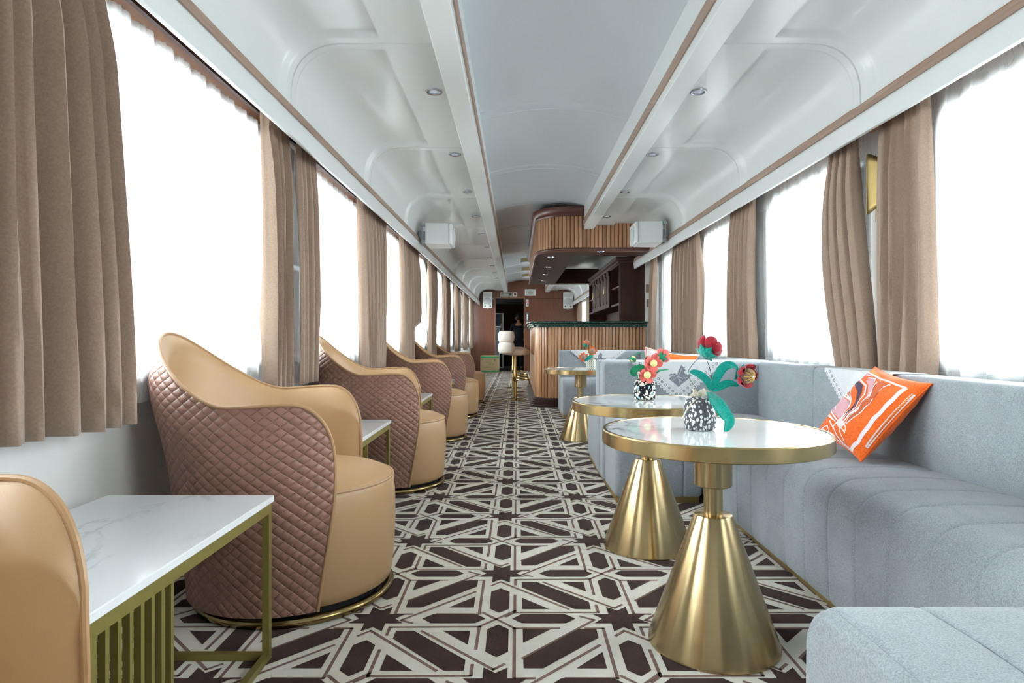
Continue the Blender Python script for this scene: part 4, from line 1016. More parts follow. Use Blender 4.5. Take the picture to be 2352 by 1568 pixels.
# second vase: black print jar, coral flowers
Y2v = 3.12; vo = Vector((W(1481, 0, Y2v).x, Y2v, .7012))
t = thing('flower_vase', 'black and white sprig-print vase with coral flowers on the second table', 'vase', vo)
vase(t, [(0, 0), (.044, 0), (.050, .006), (.052, .03), (.052, .055), (.050, .078), (.046, .09), (.036, .097), (.030, .103), (.031, .115), (0, .116)], black_sprig_print, .036, .108, 5, black_sprig_print)
L2 = lambda px, py, dY=0: W(px, py, Y2v+dY)-vo
stem(t, [L2(1479, 880), L2(1480, 855), L2(1483, 830), L2(1478, 813), L2(1468, 810), L2(1457, 815)], .0028, green_cloth)
stem(t, [L2(1484, 880), L2(1488, 850), L2(1500, 825)], .002, green_cloth)
petal_flower(t, L2(1498, 834, -.04), (.22, -.95, .0), .050, coral_cloth, yellow_ball, .0175, 5, .30, 12, bfwd=.9)
petal_flower(t, L2(1486, 861, -.05), (-.08, -.98, .05), .044, coral_cloth, yellow_ball, .0175, 5, .35, 15, bfwd=.9)
petal_flower(t, L2(1520, 819, .03), (.35, .75, .35), .042, coral_cloth, yellow_ball, .016, 5, .4, 17, False, green_cloth)
petal_flower(t, L2(1455, 821, 0), (-.35, -.35, -.8), .024, green_cloth, yellow_ball, .014, 6, .9, 19, bfwd=.5)
leaf(t, [L2(1482, 862), L2(1475, 846), L2(1462, 846), L2(1452, 856), L2(1466, 864)], .035, green_cloth, nrm=(0, -1, .2))
leaf(t, [L2(1495, 868, -.02), L2(1512, 853, -.02), L2(1525, 850, 0), L2(1536, 849, .02)], .018, green_cloth, nrm=(0, -.4, 1))
# third vase: dotted, orange sunflowers
Y3v = 6.16; vo = Vector((W(1358, 0, Y3v).x, Y3v, .7012))
t = thing('flower_vase', 'pale dotted cloth vase with orange sunflowers with brown centres on the far table', 'vase', vo)
vase(t, [(0, 0), (.044, 0), (.049, .008), (.050, .04), (.050, .07), (.046, .086), (.036, .098), (.024, .104), (0, .104)], dotted_cloth, .028, .100, 8, cream_cloth2)
L3 = lambda px, py, dY=0: W(px, py, Y3v+dY)-vo
for a, b in ((1341, 820), (1358, 806), (1347, 792)): stem(t, [L3(1357, 838), L3((a+1357)/2+2, (b+838)/2), L3(a, b)], .002, green_cloth)
petal_flower(t, L3(1340.5, 820, -.05), (-.15, -.97, .05), .052, orange_cloth, mauve_ball, .0275, 9, .30, 22, point=True, bfwd=.6)
petal_flower(t, L3(1359.5, 806, -.03), (.12, -.98, .06), .054, orange_cloth, mauve_ball, .0285, 9, .30, 25, point=True, bfwd=.6)
petal_flower(t, L3(1345, 791, .02), (.45, .15, .85), .050, orange_cloth, mauve_ball, .027, 9, .55, 28, False, teal_cloth, point=True, bfwd=.9)
leaf(t, [L3(1361, 816, -.05), L3(1352, 822, -.07), L3(1343, 829, -.08)], .034, teal_cloth, nrm=(0, -1, .3))
leaf(t, [L3(1360, 812), L3(1363, 802), L3(1364, 795)], .02, teal_cloth)
# ------------------------------------------------------------------ bar counter, canopy and cabinet
def path(xr, xl, yf, yb, r, n=14, step=None):
    pts = [(xr, yf, 0, -1), (xl+r, yf, 0, -1)]
    for k in range(1, n): a = PI/2*k/n; pts.append((xl+r-r*math.sin(a), yf+r-r*math.cos(a), -math.sin(a), -math.cos(a)))
    pts += [(xl, yf+r, -1, 0), (xl, yb, -1, 0)]
    return pts
def along(pth, d):
    for a, b in zip(pth, pth[1:]):
        L = math.hypot(b[0]-a[0], b[1]-a[1])
        if d <= L or b is pth[-1]:
            f = min(1, d/L); q = [a[i]+(b[i]-a[i])*f for i in range(4)]; l = math.hypot(q[2], q[3]); return (q[0], q[1], q[2]/l, q[3]/l)
        d -= L
def slats(pth, w, z0, z1, mi=0, mats=1, seed=1):
    L = sum(math.hypot(b[0]-a[0], b[1]-a[1]) for a, b in zip(pth, pth[1:])); n = int(L/w); m = MB(); r = random.Random(seed)
    for k in range(n):
        d0 = k*L/n; ww = L/n; sub = [(.0, -.018), (.035, -.018), (.08, -.002), (.16, .004), (.5, .007), (.84, .004), (.92, -.002), (.965, -.018), (1, -.018)]
        V = []
        for f, o in sub:
            x, y, nx, ny = along(pth, d0+ww*f); V += [(x+nx*o, y+ny*o, z0), (x+nx*o, y+ny*o, z1)]
        m.add(V, [(2*i, 2*i+2, 2*i+3, 2*i+1) for i in range(len(sub)-1)], r.randrange(mats))
    return m
oak2 = wood('oak_slat_wood_light', 'B08660', 'D0A47C', axis=2, rough=.3, coat=.4, scale=5, ring=14)
oak3 = wood('oak_slat_wood_dark', '946848', 'B88A62', axis=2, rough=.3, coat=.4, scale=5, ring=14)
bar = thing('bar_counter', 'curved bar counter with vertical wooden slats and a green marble top', 'bar counter', (.9, 9.2, 0))
BL0 = lambda q: [(x-.9, y-9.2, a, b) for x, y, a, b in q]
bp = BL0(path(1.885, .275, 9.2, 12.9, .27))
slats(bp, .049, .13, 1.165, mats=3).build('slatted_front', [oak, oak2, oak3], bar, angle=25)
m = MB(); m.sweep(bp, [(-.012, .1), (-.026, .1), (-.026, 1.165), (-.012, 1.165)]); m.build('backing_panel', dark_wood, bar, smooth=False)
m = MB(); m.sweep(bp, [(-.1, 0), (.070, 0), (.070, .022), (.060, .034), (.060, .05), (.048, .058), (.050, .075), (.034, .085), (.036, .105), (.016, .118), (.012, .135), (-.1, .135)]); m.build('plinth_moulding', dark_wood_h, bar, angle=25)
cp = BL0(path(1.885, .275, 9.2, 13.0, .16, n=3))
rnd = lambda c, z, r: [(c+r*math.cos(a), z+r*math.sin(a)) for a in lsp(-PI/2, PI/2, 7)]
m = MB(); m.sweep(cp, [(-.155, 1.165), (.03, 1.165)]+rnd(.055, 1.181, .015)+rnd(.080, 1.210, .014)+rnd(.110, 1.238, .014)+[(-.155, 1.252)]); m.build('marble_top', green_marble, bar, angle=40)
m = MB(); m.box((.0-.5, .14, 1.2), (.985, .62, 1.25)); m.build('marble_shelf', green_marble, bar, smooth=False)
# canopy over the bar
oak_f, oak_f2, oak_f3 = [wood('canopy_slat_wood_'+n_, a, b, axis=2, rough=.35, coat=.2, scale=5, ring=14) for n_, a, b in (('mid', '8E6445', 'AE8360'), ('light', '987050', 'BA9070'), ('dark', '7C563A', '9C7452'))]
cn = thing('bar_canopy', 'dark wooden canopy with slatted fascia hanging over the bar', 'canopy', (.9, 8.2, 2.13))
CL0 = lambda q: [(x-.9, y-8.2, a, b) for x, y, a, b in q]
cpth = CL0(path(1.74, .275, 8.2, 13.2, .46, n=18))
zo = 2.13
slats(cpth, .052, .05, .47, mats=3, seed=4).build('slatted_fascia', [oak_f, oak_f2, oak_f3], cn, angle=25)
m = MB(); m.sweep(cpth, [(-.012, .02), (-.026, .02), (-.026, .56), (-.012, .56)]); m.build('fascia_backing', dark_wood, cn, smooth=False)
m = MB(); m.sweep(cpth, [(.0005, -.003), (.022, -.003), (.030, .006), (.030, .016), (.022, .022), (.024, .034), (.016, .046), (.008, .052), (.0005, .054)]); m.build('lower_moulding', mahogany, cn, angle=30)
m = MB(); m.sweep(cpth, [(-.02, .455), (.012, .46), (.022, .475), (.022, .50), (.04, .512), (.052, .535), (.058, .555), (.058, .58), (-.02, .58)]); m.build('upper_moulding', mahogany, cn, angle=30)
out = [(x, y) for x, y, _, _ in cpth]+[(1.44-.9, 13.2-8.2), (1.44-.9, 4.9), (1.74-.9, 4.9)]
out = out[::-1]
hx0, hx1, hy0, hy1 = .79-.9, 1.735-.9, .42, 4.72
m = MB()
for z, rev in ((.0, 0), (.03, 1)):
    o_ = [Vector((x, y, 0)) for x, y in out]; h_ = [Vector(p) for p in ((hx0, hy0, 0), (hx0, hy1, 0), (hx1, hy1, 0), (hx1, hy0, 0))]
    al = o_+h_; m.add([(p.x, p.y, z) for p in al], [list(q) for q in tessellate_polygon([o_, h_])])
for a, b in (((hx0, hy0), (hx1, hy0)), ((hx1, hy0), (hx1, hy1)), ((hx1, hy1), (hx0, hy1)), ((hx0, hy1), (hx0, hy0))):
    m.add([(a[0], a[1], 0), (b[0], b[1], 0), (b[0], b[1], .30), (a[0], a[1], .30)], [(0, 1, 2, 3)])
m.build('soffit', dark_wood_h, cn, smooth=False, fix=True)
for k, (px, py, lab) in enumerate(((1380, 577.5, 'canopy downlight on the near edge of the dark soffit, right of the others'), (1266, 590, 'canopy downlight at the near left corner of the dark soffit'), (1260, 613, 'second canopy downlight along the left arm of the dark soffit'),
                                  (1254, 630, 'third canopy downlight along the left arm of the dark soffit'), (1249, 644.5, 'canopy downlight at the far left corner of the dark soffit'), (1312, 651.5, 'canopy downlight on the far arm of the dark soffit'))):
    Y = (zo-1)*FX/(VY-py); dup(proto, (W(px, 0, Y).x, Y, zo-.0008), 0, lab, 'downlights in the bar canopy')
# wall cabinet behind the bar
cb = thing('bar_cabinet', 'tall dark wooden cabinet with panelled doors standing behind the bar', 'cabinet', (1.51, 9.3, 0))
D_, L_ = .375, 3.9
m = MB(); m.box((0, 0, 0), (D_, .04, 2.12)); m.box((0, L_-.04, 0), (D_, L_, 2.12)); m.box((D_-.02, .04, 0), (D_, L_-.04, 2.12)); m.box((0, .04, 2.09), (D_-.02, L_-.04, 2.12)); m.box((0, .04, 1.50), (D_-.02, L_-.04, 1.53))
m.box((0, .79, 1.53), (D_-.02, .82, 2.09)); m.box((0, 3.08, 1.53), (D_-.02, 3.11, 2.09)); m.build('carcass', dark_wood, cb, smooth=False)
for y0, y1 in ((.04, .79), (3.11, 3.86)):
    m = MB(); m.box((.01, y0, 1.77), (D_-.02, y1, 1.79)); m.build('shelf', mahogany, cb, smooth=False)
m = MB(); cr = [(0, 2.12), (-.012, 2.12), (-.02, 2.135), (-.02, 2.15), (-.045, 2.165), (-.06, 2.19), (-.06, 2.205), (0, 2.205)]
cpath = [(D_, 0, 0, -1), (0, 0, -.7071*1.414, -.7071*1.414), (0, L_, -1, 0)]
m.sweep([(x, y, nx, ny) for x, y, nx, ny in cpath], [(-o_, z) for o_, z in cr]); m.box((0, .0, 2.12), (D_, L_, 2.2)); m.build('crown_moulding', dark_wood_h, cb, smooth=False)
dw = 2.26/6
for k in range(6):
    a, b = .82+dw*k+.004, .82+dw*(k+1)-.004; z0, z1 = 1.50, 2.085
    m = MB(); m.box((-.018, a, z0), (0, b, z1)); 
    for q in ((a, a+.05, z0, z1), (b-.05, b, z0, z1), (a+.05, b-.05, z0, z0+.07), (a+.05, b-.05, z1-.07, z1)): m.box((-.030, q[0], q[2]), (-.018, q[1], q[3]))
    m.box((-.028, a+.085, z0+.11), (-.018, b-.085, z1-.11)); d = m.build('door', dark_wood, cb, smooth=False, bevel=.003)
    if k % 2 == 1:
        m = MB(); yh = a+.025; m.tube([(-.030, yh, 1.745), (-.056, yh, 1.745), (-.056, yh, 1.875), (-.030, yh, 1.875)], .006, 8); m.build('handle', gold_shiny, d)
    if k < 6:
        m = MB(); m.box((-.045, a-.014, z1-.085), (-.030, a+.022, z1-.03)); m.box((-.052, a-.02, z1-.03), (-.030, a+.028, z1)); m.build('bracket', dark_wood_h, d, smooth=False, bevel=.003)
m = MB(); m.box((D_-.03, .05, .9), (D_-.018, 1.6, 1.42)); m.build('back_panel', red_wood, cb, smooth=False)
m = MB(); m.box((-.02, .04, .86), (D_-.02, L_-.04, .90)); m.build('worktop', dark_wood_h, cb, smooth=False)
wp = plain('brown_wall_plate', '83705F', .5)
for z, y0, y1, lab in ((1.735, 1.893, 1.962, 'upper brown plate on the white wall between bar cabinet and drape'), (1.52, 1.905, 1.945, 'lower brown plate on the white wall between bar cabinet and drape')):
    t = thing('wall_plate', lab, 'wall plate', ((y0+y1)/2, 9.27, z)); m = MB(); m.box((y0-(y0+y1)/2, -.02, -.06), (y1-(y0+y1)/2, 0, .06)); m.build('cover', wp, t, bevel=.004)
    m = MB(); m.box((-.012, -.024, -.03), (.012, -.02, .03)); m.build('insert', plain('plate_insert', '6B5A4C', .4), t)
# ------------------------------------------------------------------ bar stools
def stool(label, loc):
    t = thing('bar_stool', label, 'bar stool', loc, 0, 'cream bar stools along the bar')
    m = MB(); m.lathe([(0, .015), (.05, .016), (.165, .010), (.178, .004), (.178, 0), (0, 0)][::-1], 48); m.build('base_disc', bronze, t, angle=30)
    m = MB(); m.lathe([(.034, .012), (.028, .03), (.028, .45), (.022, .46), (.022, .735)][::-1][::-1], 24); m.build('pole', gold_shiny, t)
    m = MB(); m.tube([(.115+.11*math.cos(a), .13*math.sin(a), .335) for a in lsp(0, 2*PI*31/32, 32)], .012, 8, closed=True); m.lathe([(.04, .30), (.04, .37)], 20); m.tube([(.03, 0, .335), (.01, 0, .335)], .012, 8)
    m.tube([(.225, 0, .335), (.235, 0, .25)], .012, 8); m.build('footrest', gold_shiny, t)
    m = MB(); m.lathe([(0, .728), (.09, .728), (.195, .735), (.214, .76), (.216, .80), (.203, .822), (.15, .832), (0, .834)], 40, (.015, 0, 0)); m.build('seat', cream_cloth, t, angle=60)
    for zc in (.848, 1.032):
        m = MB(); V = []
        aa = lsp(-84, 84, 33)
        def pt(a, q):
            e = (1-min(1, (84-abs(a))/14))**2.5; k = math.sqrt(max(.02, 1-e)); th = 2*PI*q; sx = math.copysign(abs(math.cos(th))**.7, math.cos(th)); sz = math.copysign(abs(math.sin(th))**.7, math.sin(th))
            r = .238+.062*sx*k; ph = math.radians(a); return Vector((.015-r*math.cos(ph), -r*math.sin(ph), zc+.094*sz*k))
        m.grid(pt, aa, lsp(0, 1, 25)[:-1], 0, cv=True)
        for s in (0, 32): m.add([pt(aa[s], q) for q in lsp(0, 1, 25)[:-1]], [list(range(24))])
        m.build('back_roll', cream_cloth, t, angle=70, fix=True)
    return t
sp_ = [(-.022, 10.38), (-.03, 11.12), (-.03, 11.8), (-.075, 12.85)]
s0 = stool('nearest cream bar stool with two padded back rolls and a gold pole', (sp_[0][0], sp_[0][1], 0))
for (x, y), l in zip(sp_[1:], ('second cream bar stool from the camera, only its base disc and foot ring showing', 'third cream bar stool from the camera, hidden behind the nearer ones but for its base', 'farthest cream bar stool, its gold pole showing left of the nearest one')): dup(s0, (x, y, 0), 0, l)
# ------------------------------------------------------------------ loudspeakers
def big_speaker(label, x, y, z, s):
    t = thing('loudspeaker', label, 'loudspeaker', (x, y, z), 0, 'white loudspeakers under the ceiling')
    m = MB(); w_, d_, h_ = .40, .27, .245
    o = [(0, -.10), (d_, -w_/2), (d_, w_/2), (0, .10)]
    o = [(0, -w_/2), (d_, -w_/2+.03), (d_, w_/2-.03), (0, w_/2)]
    m.prism([(s*-1*p[0]+s*.0, p[1]) for p in (o if s < 0 else o[::-1])], 0, h_, 2); m.build('cabinet', white_plastic, t, bevel=.008, fix=True)
    m = MB(); x0, x1 = sorted((-s*(d_+.002), -s*(d_+.035))); m.box((x0, -w_/2+.02, .004), (x1, w_/2-.02, h_-.004)); m.build('baffle', white_plastic, t, bevel=.01)
    m = MB(); M_ = Matrix(((0, 0, -s), (0, 1, 0), (1, 0, 0))); m.lathe([(.112, 0), (.11, .008), (.08, .02), (.04, .026), (0, .028)], 32, (-s*(d_+.033), .0, h_/2), M=M_); m.build('grille', grille_white, t)
    m = MB(); x0, x1 = sorted((s*.0, s*.045)); m.box((min(s*.02, s*.034), -w_/2-.004, -.01), (max(s*.02, s*.034), -w_/2+.008, h_+.01))
    for z0 in (.015, h_-.04): m.box((x0, -w_/2-.012, z0), (x1, -w_/2+.02, z0+.028))
    m.build('bracket', steel, t, smooth=False)
    m = MB()
    m.box((min(0, s*.10), -.04, h_/2-.05), (max(0, s*.10), .04, h_/2+.05)); m.build('wall_arm', steel, t, smooth=False)
    return t
big_speaker('white loudspeaker bracketed to the ceiling cove on the armchair side', -1.05, 7.42, 2.082, -1)
big_speaker('white loudspeaker bracketed to the ceiling cove beside the bar canopy', 1.645, 7.30, 2.082, 1)
def wall_speaker(label, px0, px1, py0, py1):
    a, b = W(px0, py1, Y1-.22), W(px1, py0, Y1-.22); t = thing('wall_speaker', label, 'loudspeaker', ((a.x+b.x)/2, Y1-.22, a.z), 0, 'white loudspeakers on the far wall')
    w_, h_ = b.x-a.x, b.z-a.z
    m = MB(); m.prism([(-w_/2, 0), (w_/2, 0), (w_/2-.05, .2), (-w_/2+.05, .2)], 0, h_, 2); m.build('cabinet', white_plastic, t, bevel=.012, fix=True)
    M_ = Matrix(((1, 0, 0), (0, 0, -1), (0, 1, 0)))
    m = MB(); m.lathe([(w_*.40, 0), (w_*.40, .008), (w_*.36, .012), (w_*.2, .02), (0, .024)], 32, (0, .002, h_*.42), M=M_); m.build('woofer_grille', grille_white, t)
    m = MB(); m.box((-w_*.38, -.006, h_*.70), (w_*.38, .001, h_*.90)); m.build('horn_grille', grille_white, t, smooth=False)
    for s in (-1, 1):
        m = MB(); m.lathe([(w_*.075, -.001), (w_*.07, .003), (0, .003)], 18, (s*w_*.28, 0, h_*.13), M=M_); m.build('port', black, t)
    m = MB(); m.box((-.03, .19, h_*.3), (.03, .225, h_*.7)); m.build('bracket', steel, t, smooth=False)
    m = MB(); m.box((-.02, .05, -.03), (.02, .09, .001)); m.build('bottom_bolt', steel, t, smooth=False)
    m = MB(); m.box((w_/2-.03, .05, h_*.55), (w_/2+.03, .09, h_*.62)); m.build('side_bolt', steel, t, smooth=False)
wall_speaker('white loudspeaker on the far wall left of the doorway', 1109, 1131, 670, 707.5)
wall_speaker('white loudspeaker on the far wall at its right end', 1293.5, 1316, 671, 708.5)
# ------------------------------------------------------------------ signs and fittings on the far wall
YW = Y1-.001
def plate(name, label, cat, px0, px1, py0, py1, mt, th=.02, bev=.004):
    a, b = W(px0, py1, YW), W(px1, py0, YW); t = thing(name, label, cat, ((a.x+b.x)/2, YW, (a.z+b.z)/2)); w_, h_ = b.x-a.x, b.z-a.z
    m = MB(); m.box((-w_/2, -th, -h_/2), (w_/2, 0, h_/2)); m.build('panel', mt, t, bevel=bev); return t, w_, h_
def glyphs(mb, x0, x1, z0, z1, y, n, seed):
    r = random.Random(seed); w_ = (x1-x0)/n
    for k in range(n):
        a = x0+k*w_; b = a+w_*.78; s = (z1-z0)*.13
        for q in range(3):
            z = z0+(z1-z0)*(q+.3)/3; i = r.uniform(0, .25)*(b-a); mb.box((a+i, y-.001, z), (b-r.uniform(0, .2)*(b-a), y, z+s))
        for q in range(2):
            x = a+(b-a)*r.choice((.1, .35, .5, .75)); mb.box((x, y-.001, z0+(z1-z0)*r.uniform(0, .3)), (x+s, y, z1-(z1-z0)*r.uniform(0, .25)))
sign_grey = plain('display_silver', 'A9A69E', .4, .3); ink = plain('dark_ink', '3C3A38', .7)
t, w_, h_ = plate('display_sign', 'silver display sign over the doorway', 'sign', 1149, 1177, 671, 681, sign_grey)
m = MB(); glyphs(m, -w_*.42, -w_*.22, -.02, h_*.36, -.0205, 2, 1); glyphs(m, 0, w_*.2, .005, h_*.36, -.0205, 2, 2); glyphs(m, -w_*.35, -w_*.15, -h_*.4, -.03, -.0205, 2, 3); glyphs(m, -w_*.08, w_*.28, -h_*.36, -.04, -.0205, 6, 4); m.box((w_*.24, -.0215, -h_*.3), (w_*.44, -.0205, h_*.36)); m.build('lettering', ink, t, smooth=False)
t, w_, h_ = plate('square_frame', 'small square white frame right of the display sign over the doorway', 'frame', 1178.5, 1188, 671.5, 680.5, white_plastic, .025)
m = MB(); m.box((-w_*.27, -.027, -h_*.3), (w_*.27, -.0245, h_*.3)); m.build('opening', red_wood, t, smooth=False)
t, w_, h_ = plate('speaker_panel', 'white rectangular speaker panel high on the far wall', 'speaker panel', 1205.5, 1230, 664, 679, white_plastic, .03)
m = MB(); m.box((-w_*.36, -.034, -h_*.38), (w_*.36, -.0295, h_*.38)); m.build('grille', grille_white, t, bevel=.004)
m = MB(); m.lathe([(.07, 0), (.06, .004), (0, .006)], 24, (0, -.034, -.01), M=Matrix(((1.2, 0, 0), (0, 0, -1), (0, .8, 0)))); m.build('cone', sign_grey, t)
t, w_, h_ = plate('notice_sign', 'small white notice with a red stripe right of the doorway', 'sign', 1208, 1214, 688, 703.5, white_plastic, .004, 0)
m = MB(); m.box((-w_*.46, -.006, -.005), (w_*.46, -.0042, .02)); m.lathe([(.028, 0), (.028, .001), (.021, .001)], 20, (0, -.0045, h_*.28), M=Matrix(((1, 0, 0), (0, 0, -1), (0, 1, 0)))); m.build('red_marks', plain('sign_red', 'B3202C', .6), t, smooth=False)
m = MB(); m.box((-.012, -.006, -h_*.36), (.004, -.0042, -h_*.14)); m.box((-.004, -.006, -h_*.2), (.016, -.0042, -h_*.1)); m.box((-.02, -.006, h_*.25), (.014, -.0042, h_*.30)); m.build('black_marks', ink, t, smooth=False)
a, b = W(1208, 739, YW), W(1214, 717, YW); t = thing('door_pull_plate', 'long rounded steel pull plate right of the doorway', 'door hardware', ((a.x+b.x)/2, YW, (a.z+b.z)/2))
w_, h_ = b.x-a.x, b.z-a.z; o = []
for sgn_, c_ in ((1, h_/2-w_/2), (-1, -h_/2+w_/2)):
    for k in range(9): q = PI*k/8; o.append((sgn_*w_/2*math.cos(q), c_+sgn_*w_/2*math.sin(q)))
m = MB(); m.prism(o, -.012, 0, 1); m.build('plate', chrome, t, smooth=False, fix=True)
m = MB(); m.tube([(0, -.012, -h_*.3), (0, -.035, -h_*.26), (0, -.035, h_*.26), (0, -.012, h_*.3)], .010, 8); m.build('grip', chrome, t)
# cardboard box
cardb = plain('brown_cardboard', 'A8916F', .9, var=.06); gband = plain('green_print', '2E8450', .8)
t = thing('cardboard_box', 'brown cardboard box with green bands on the floor left of the doorway', 'box', (W(1125, 0, 18.7).x, 18.75, 0))
m = MB(); m.box((-.275, -.15, 0), (.275, .2, .50)); m.build('carton', cardb, t, bevel=.004)
m = MB(); m.box((-.276, -.152, .43), (.276, -.149, .475)); m.box((-.276, -.152, .02), (.276, -.149, .06)); m.build('green_bands', gband, t, smooth=False)
m = MB(); glyphs(m, -.13, .06, .285, .32, -.1505, 4, 11); glyphs(m, -.04, .15, .225, .26, -.1505, 4, 12); glyphs(m, -.2, -.05, .13, .17, -.1505, 4, 13); glyphs(m, -.24, -.18, .36, .42, -.1505, 1, 14); m.build('green_lettering', plain('faded_green_print', '55805A', .85), t, smooth=False)
m = MB()
for q in (((-.02, .14), (.10, .14)), ((.10, .14), (.21, .09)), ((-.02, .14), (.01, .10)), ((.01, .10), (.12, .10)), ((.12, .10), (.21, .06)), ((.21, .09), (.21, .06)), ((.10, .14), (.12, .10))): m.tube([(q[0][0], -.1512, q[0][1]), (q[1][0], -.1512, q[1][1])], .003, 4)
m.box((.125, -.152, .34), (.165, -.1505, .40)); m.build('printed_drawing', plain('grey_print', '6A6A62', .85), t, smooth=False)
# lobby fittings seen through the doorway
YF = Y1+1.3
t = thing('refrigerator', 'tall dark-fronted refrigerator in the lobby beyond the doorway', 'refrigerator', (W(1146, 0, YF).x, YF, 0)); x0, x1 = -.20, W(1157, 0, YF).x-W(1146, 0, YF).x; ht = W(0, 719, YF).z
m = MB(); m.box((x0-.2, 0, .03), (x1, .6, ht)); m.build('body', white_plastic, t, bevel=.006)
m = MB(); m.box((x0-.2, -.03, .08), (x1-.05, 0, ht-.02)); m.build('door', plain('fridge_dark_glass', '25303A', .15), t, bevel=.006)
m = MB(); m.box((x1-.10, -.06, 1.0), (x1-.08, -.03, 1.5)); m.build('handle', steel, t)
YS = Y1+.55
t = thing('steel_cabinet', 'waist-high steel cabinet just inside the doorway, left of the refrigerator door', 'cabinet', (W(1143, 0, YS).x, YS, 0)); hs = W(0, 749, YS).z; hw = W(1150, 0, YS).x-W(1143, 0, YS).x
m = MB(); m.box((-.35, 0, .05), (hw-.03, .45, hs-.04)); m.build('body', steel, t, bevel=.005)
m = MB(); m.box((-.37, -.02, hs-.04), (hw, .46, hs)); m.build('lid', white_plastic, t, bevel=.008)
m = MB(); m.box((hw-.05, -.02, .06), (hw-.02, 0, hs-.10)); m.build('edge_strip', plain('pale_steel', 'C6D2DA', .3, .3), t, bevel=.004)
m = MB(); m.box((-.35, .02, 0), (hw-.05, .43, .05)); m.build('foot', black, t, smooth=False)
# ------------------------------------------------------------------ person standing in the doorway, seen from behind
skin = plain('skin', 'A9795C', .6, var=.06); hair = plain('black_hair', '14110F', .5, var=.3); cloth_d = fabric('dark_navy_clothes', '10131A', '1B1F28', 300, .3, .2); shoe = plain('black_shoe', '0E0E0E', .5)
PX, PY = W(1191, 0, Y1+.85).x, Y1+.85
per = thing('person', 'person in dark clothes with short black hair standing in the doorway, turned away', 'person', (PX, PY, 0), 0)
def skinned(name, nodes, edges, mt, sub=2, root=0):
    me = bpy.data.meshes.new(name); me.from_pydata([n_[0] for n_ in nodes], edges, []); me.materials.append(mt)
    o = bpy.data.objects.new(name, me); C.objects.link(o); o.parent = per
    sm = o.modifiers.new('skin', 'SKIN'); sm.use_smooth_shade = True
    for i, n_ in enumerate(nodes):
        r = n_[1]; me.skin_vertices[0].data[i].radius = r if isinstance(r, tuple) else (r, r)
        me.skin_vertices[0].data[i].use_root = (i == root)
    q = o.modifiers.new('smooth', 'SUBSURF'); q.levels = sub; q.render_levels = sub
    return o
# facing away (+y), head turned to its left (-x)
B = [((0, 0, .97), (.15, .10)), ((0, .0, 1.12), (.13, .09)), ((0, -.01, 1.30), (.15, .10)), ((0, -.01, 1.44), (.12, .08)), ((0, 0, 1.53), .052), ((-.01, .01, 1.60), .055),
     ((-.015, .015, 1.66), (.080, .092)), ((-.015, .015, 1.735), (.074, .088)),
     ((.085, 0, .90), .088), ((.095, .01, .50), .058), ((.10, -.02, .10), .042), ((.10, .10, .035), (.038, .030)),
     ((-.085, 0, .90), .088), ((-.095, .01, .50), .058), ((-.10, -.02, .10), .042), ((-.10, .10, .035), (.038, .030)),
     ((.185, -.01, 1.41), .058), ((.225, -.02, 1.14), .043), ((.20, .16, .98), .030), ((.19, .22, .95), (.034, .020)),
     ((-.185, -.01, 1.41), .058), ((-.245, -.03, 1.14), .043), ((-.20, .12, .97), .030), ((-.185, .19, .955), (.034, .020))]
E_ = [(0, 1), (1, 2), (2, 3), (3, 4), (4, 5), (5, 6), (6, 7), (0, 8), (8, 9), (9, 10), (10, 11), (0, 12), (12, 13), (13, 14), (14, 15), (3, 16), (16, 17), (17, 18), (18, 19), (3, 20), (20, 21), (21, 22), (22, 23)]
# five fingers on each hand
for hnd, sx in ((19, 1), (23, -1)):
    hx_, hy_, hz_ = B[hnd][0]
    for k, ln in enumerate((.060, .068, .062, .048)):
        off = (-.024+.016*k); i = len(B); B.append(((hx_+off, hy_+.035, hz_-.006), .0085)); B.append(((hx_+off*1.1, hy_+.035+ln*.5, hz_-.018), .0078)); B.append(((hx_+off*1.1, hy_+.035+ln*.75, hz_-.045), .0065)); E_ += [(hnd, i), (i, i+1), (i+1, i+2)]
    i = len(B); B.append(((hx_-sx*.036, hy_+.01, hz_-.012), .010)); B.append(((hx_-sx*.046, hy_+.045, hz_-.024), .008)); E_ += [(hnd, i), (i, i+1)]
skinned('body', B, E_, skin, 2)
K = [((0, 0, .83), (.190, .135)), ((0, .0, 1.12), (.160, .118)), ((0, -.01, 1.30), (.172, .122)), ((0, -.01, 1.43), (.135, .098)), ((0, 0, 1.515), .066),
     ((.185, -.01, 1.405), .074), ((.225, -.02, 1.14), .056), ((.203, .12, 1.0), .044), ((-.185, -.01, 1.405), .074), ((-.245, -.03, 1.14), .056), ((-.205, .08, .99), .044)]
skinned('shirt', K, [(0, 1), (1, 2), (2, 3), (3, 4), (3, 5), (5, 6), (6, 7), (3, 8), (8, 9), (9, 10)], cloth_d, 2)
K = [((0, 0, 1.04), (.160, .115)), ((0, 0, .93), (.165, .12)), ((.088, 0, .84), .104), ((.097, .01, .50), .078), ((.10, -.015, .09), .064), ((-.088, 0, .84), .104), ((-.097, .01, .50), .078), ((-.10, -.015, .09), .064)]
skinned('trousers', K, [(0, 1), (1, 2), (2, 3), (3, 4), (1, 5), (5, 6), (6, 7)], cloth_d, 2, 1)
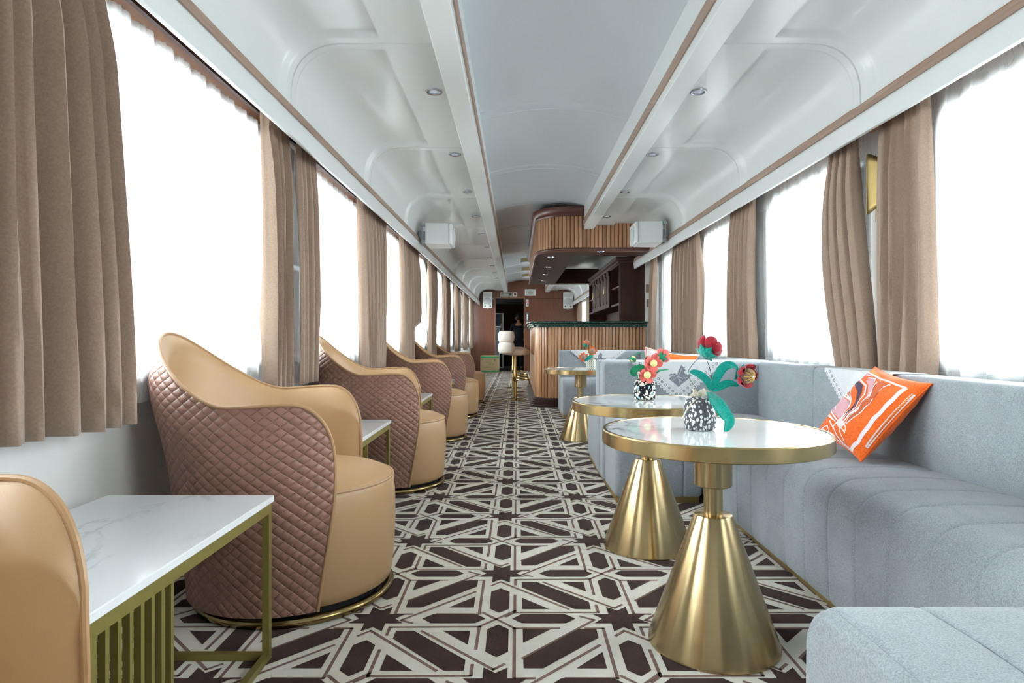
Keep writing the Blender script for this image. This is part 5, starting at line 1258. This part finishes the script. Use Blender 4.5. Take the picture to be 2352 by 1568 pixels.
for s in (-1, 1):
    m = MB(); m.grid(lambda u, v: Vector((s*.10+.050*math.sin(PI*u)**.45*math.cos(PI*v), -.08+.26*u, .002+.07*math.sin(PI*v)*math.sin(PI*min(1, u*.85+.12))**.6)), lsp(.02, .98, 14), lsp(0, 1, 10), 0); m.build('shoe', shoe, per, angle=80)
# head details: hair cap, ears, face (turned to the left)
HC = Vector((-.015, .015, 1.685)); fd = Vector((-.88, .47, 0)); sd = Vector((.47, .88, 0))
m = MB()
def hp(a, b):
    p = Vector((math.cos(a)*math.cos(b), math.sin(a)*math.cos(b), math.sin(b))); f = p.dot(fd); k = 1.0
    low = -.9 if f < .1 else -.9+1.3*min(1, (f-.1)/.45)
    z = p.z if p.z > low else low
    return HC+Vector((p.x*.104*(1-.12*max(0, f)), p.y*.104*(1-.12*max(0, f)), .008+z*.115+.004*math.sin(9*a)))
m.grid(hp, lsp(0, 2*PI*39/40, 40), lsp(-1.1, PI/2, 20), 0, cu=True); m.build('hair', hair, per, angle=80)
def ball(mb, c, rx, ry, rz, n=12):
    mb.grid(lambda a, b: Vector(c)+Vector((rx*math.cos(a)*math.cos(b), ry*math.sin(a)*math.cos(b), rz*math.sin(b))), lsp(0, 2*PI*(n-1)/n, n), lsp(-PI/2, PI/2, 8), 0, cu=True)
m = MB(); c_ = HC+fd*.088; m.grid(lambda a, b: HC+fd*.030+fd*(.070*math.cos(a)*math.cos(b))+sd*(.062*math.sin(a)*math.cos(b))+Vector((0, 0, -.02+.088*math.sin(b))), lsp(-PI/2, PI/2, 14), lsp(-PI/2, PI/2, 12), 0)
ball(m, HC+fd*.108+Vector((0, 0, -.018)), .014, .014, .020)
for s in (-1, 1): ball(m, HC+sd*(.098*s)+Vector((0, 0, -.015)), .014, .018, .030)
m.build('face', skin, per, angle=80)
m = MB()
for s in (-1, 1): ball(m, HC+fd*.094+sd*(.028*s)+Vector((0, 0, .006)), .008, .008, .006)
m.build('eye', black, per)
m = MB(); ball(m, HC+fd*.096+Vector((0, 0, -.058)), .010, .018, .006); m.build('mouth', plain('lips', '8A5148', .5), per)
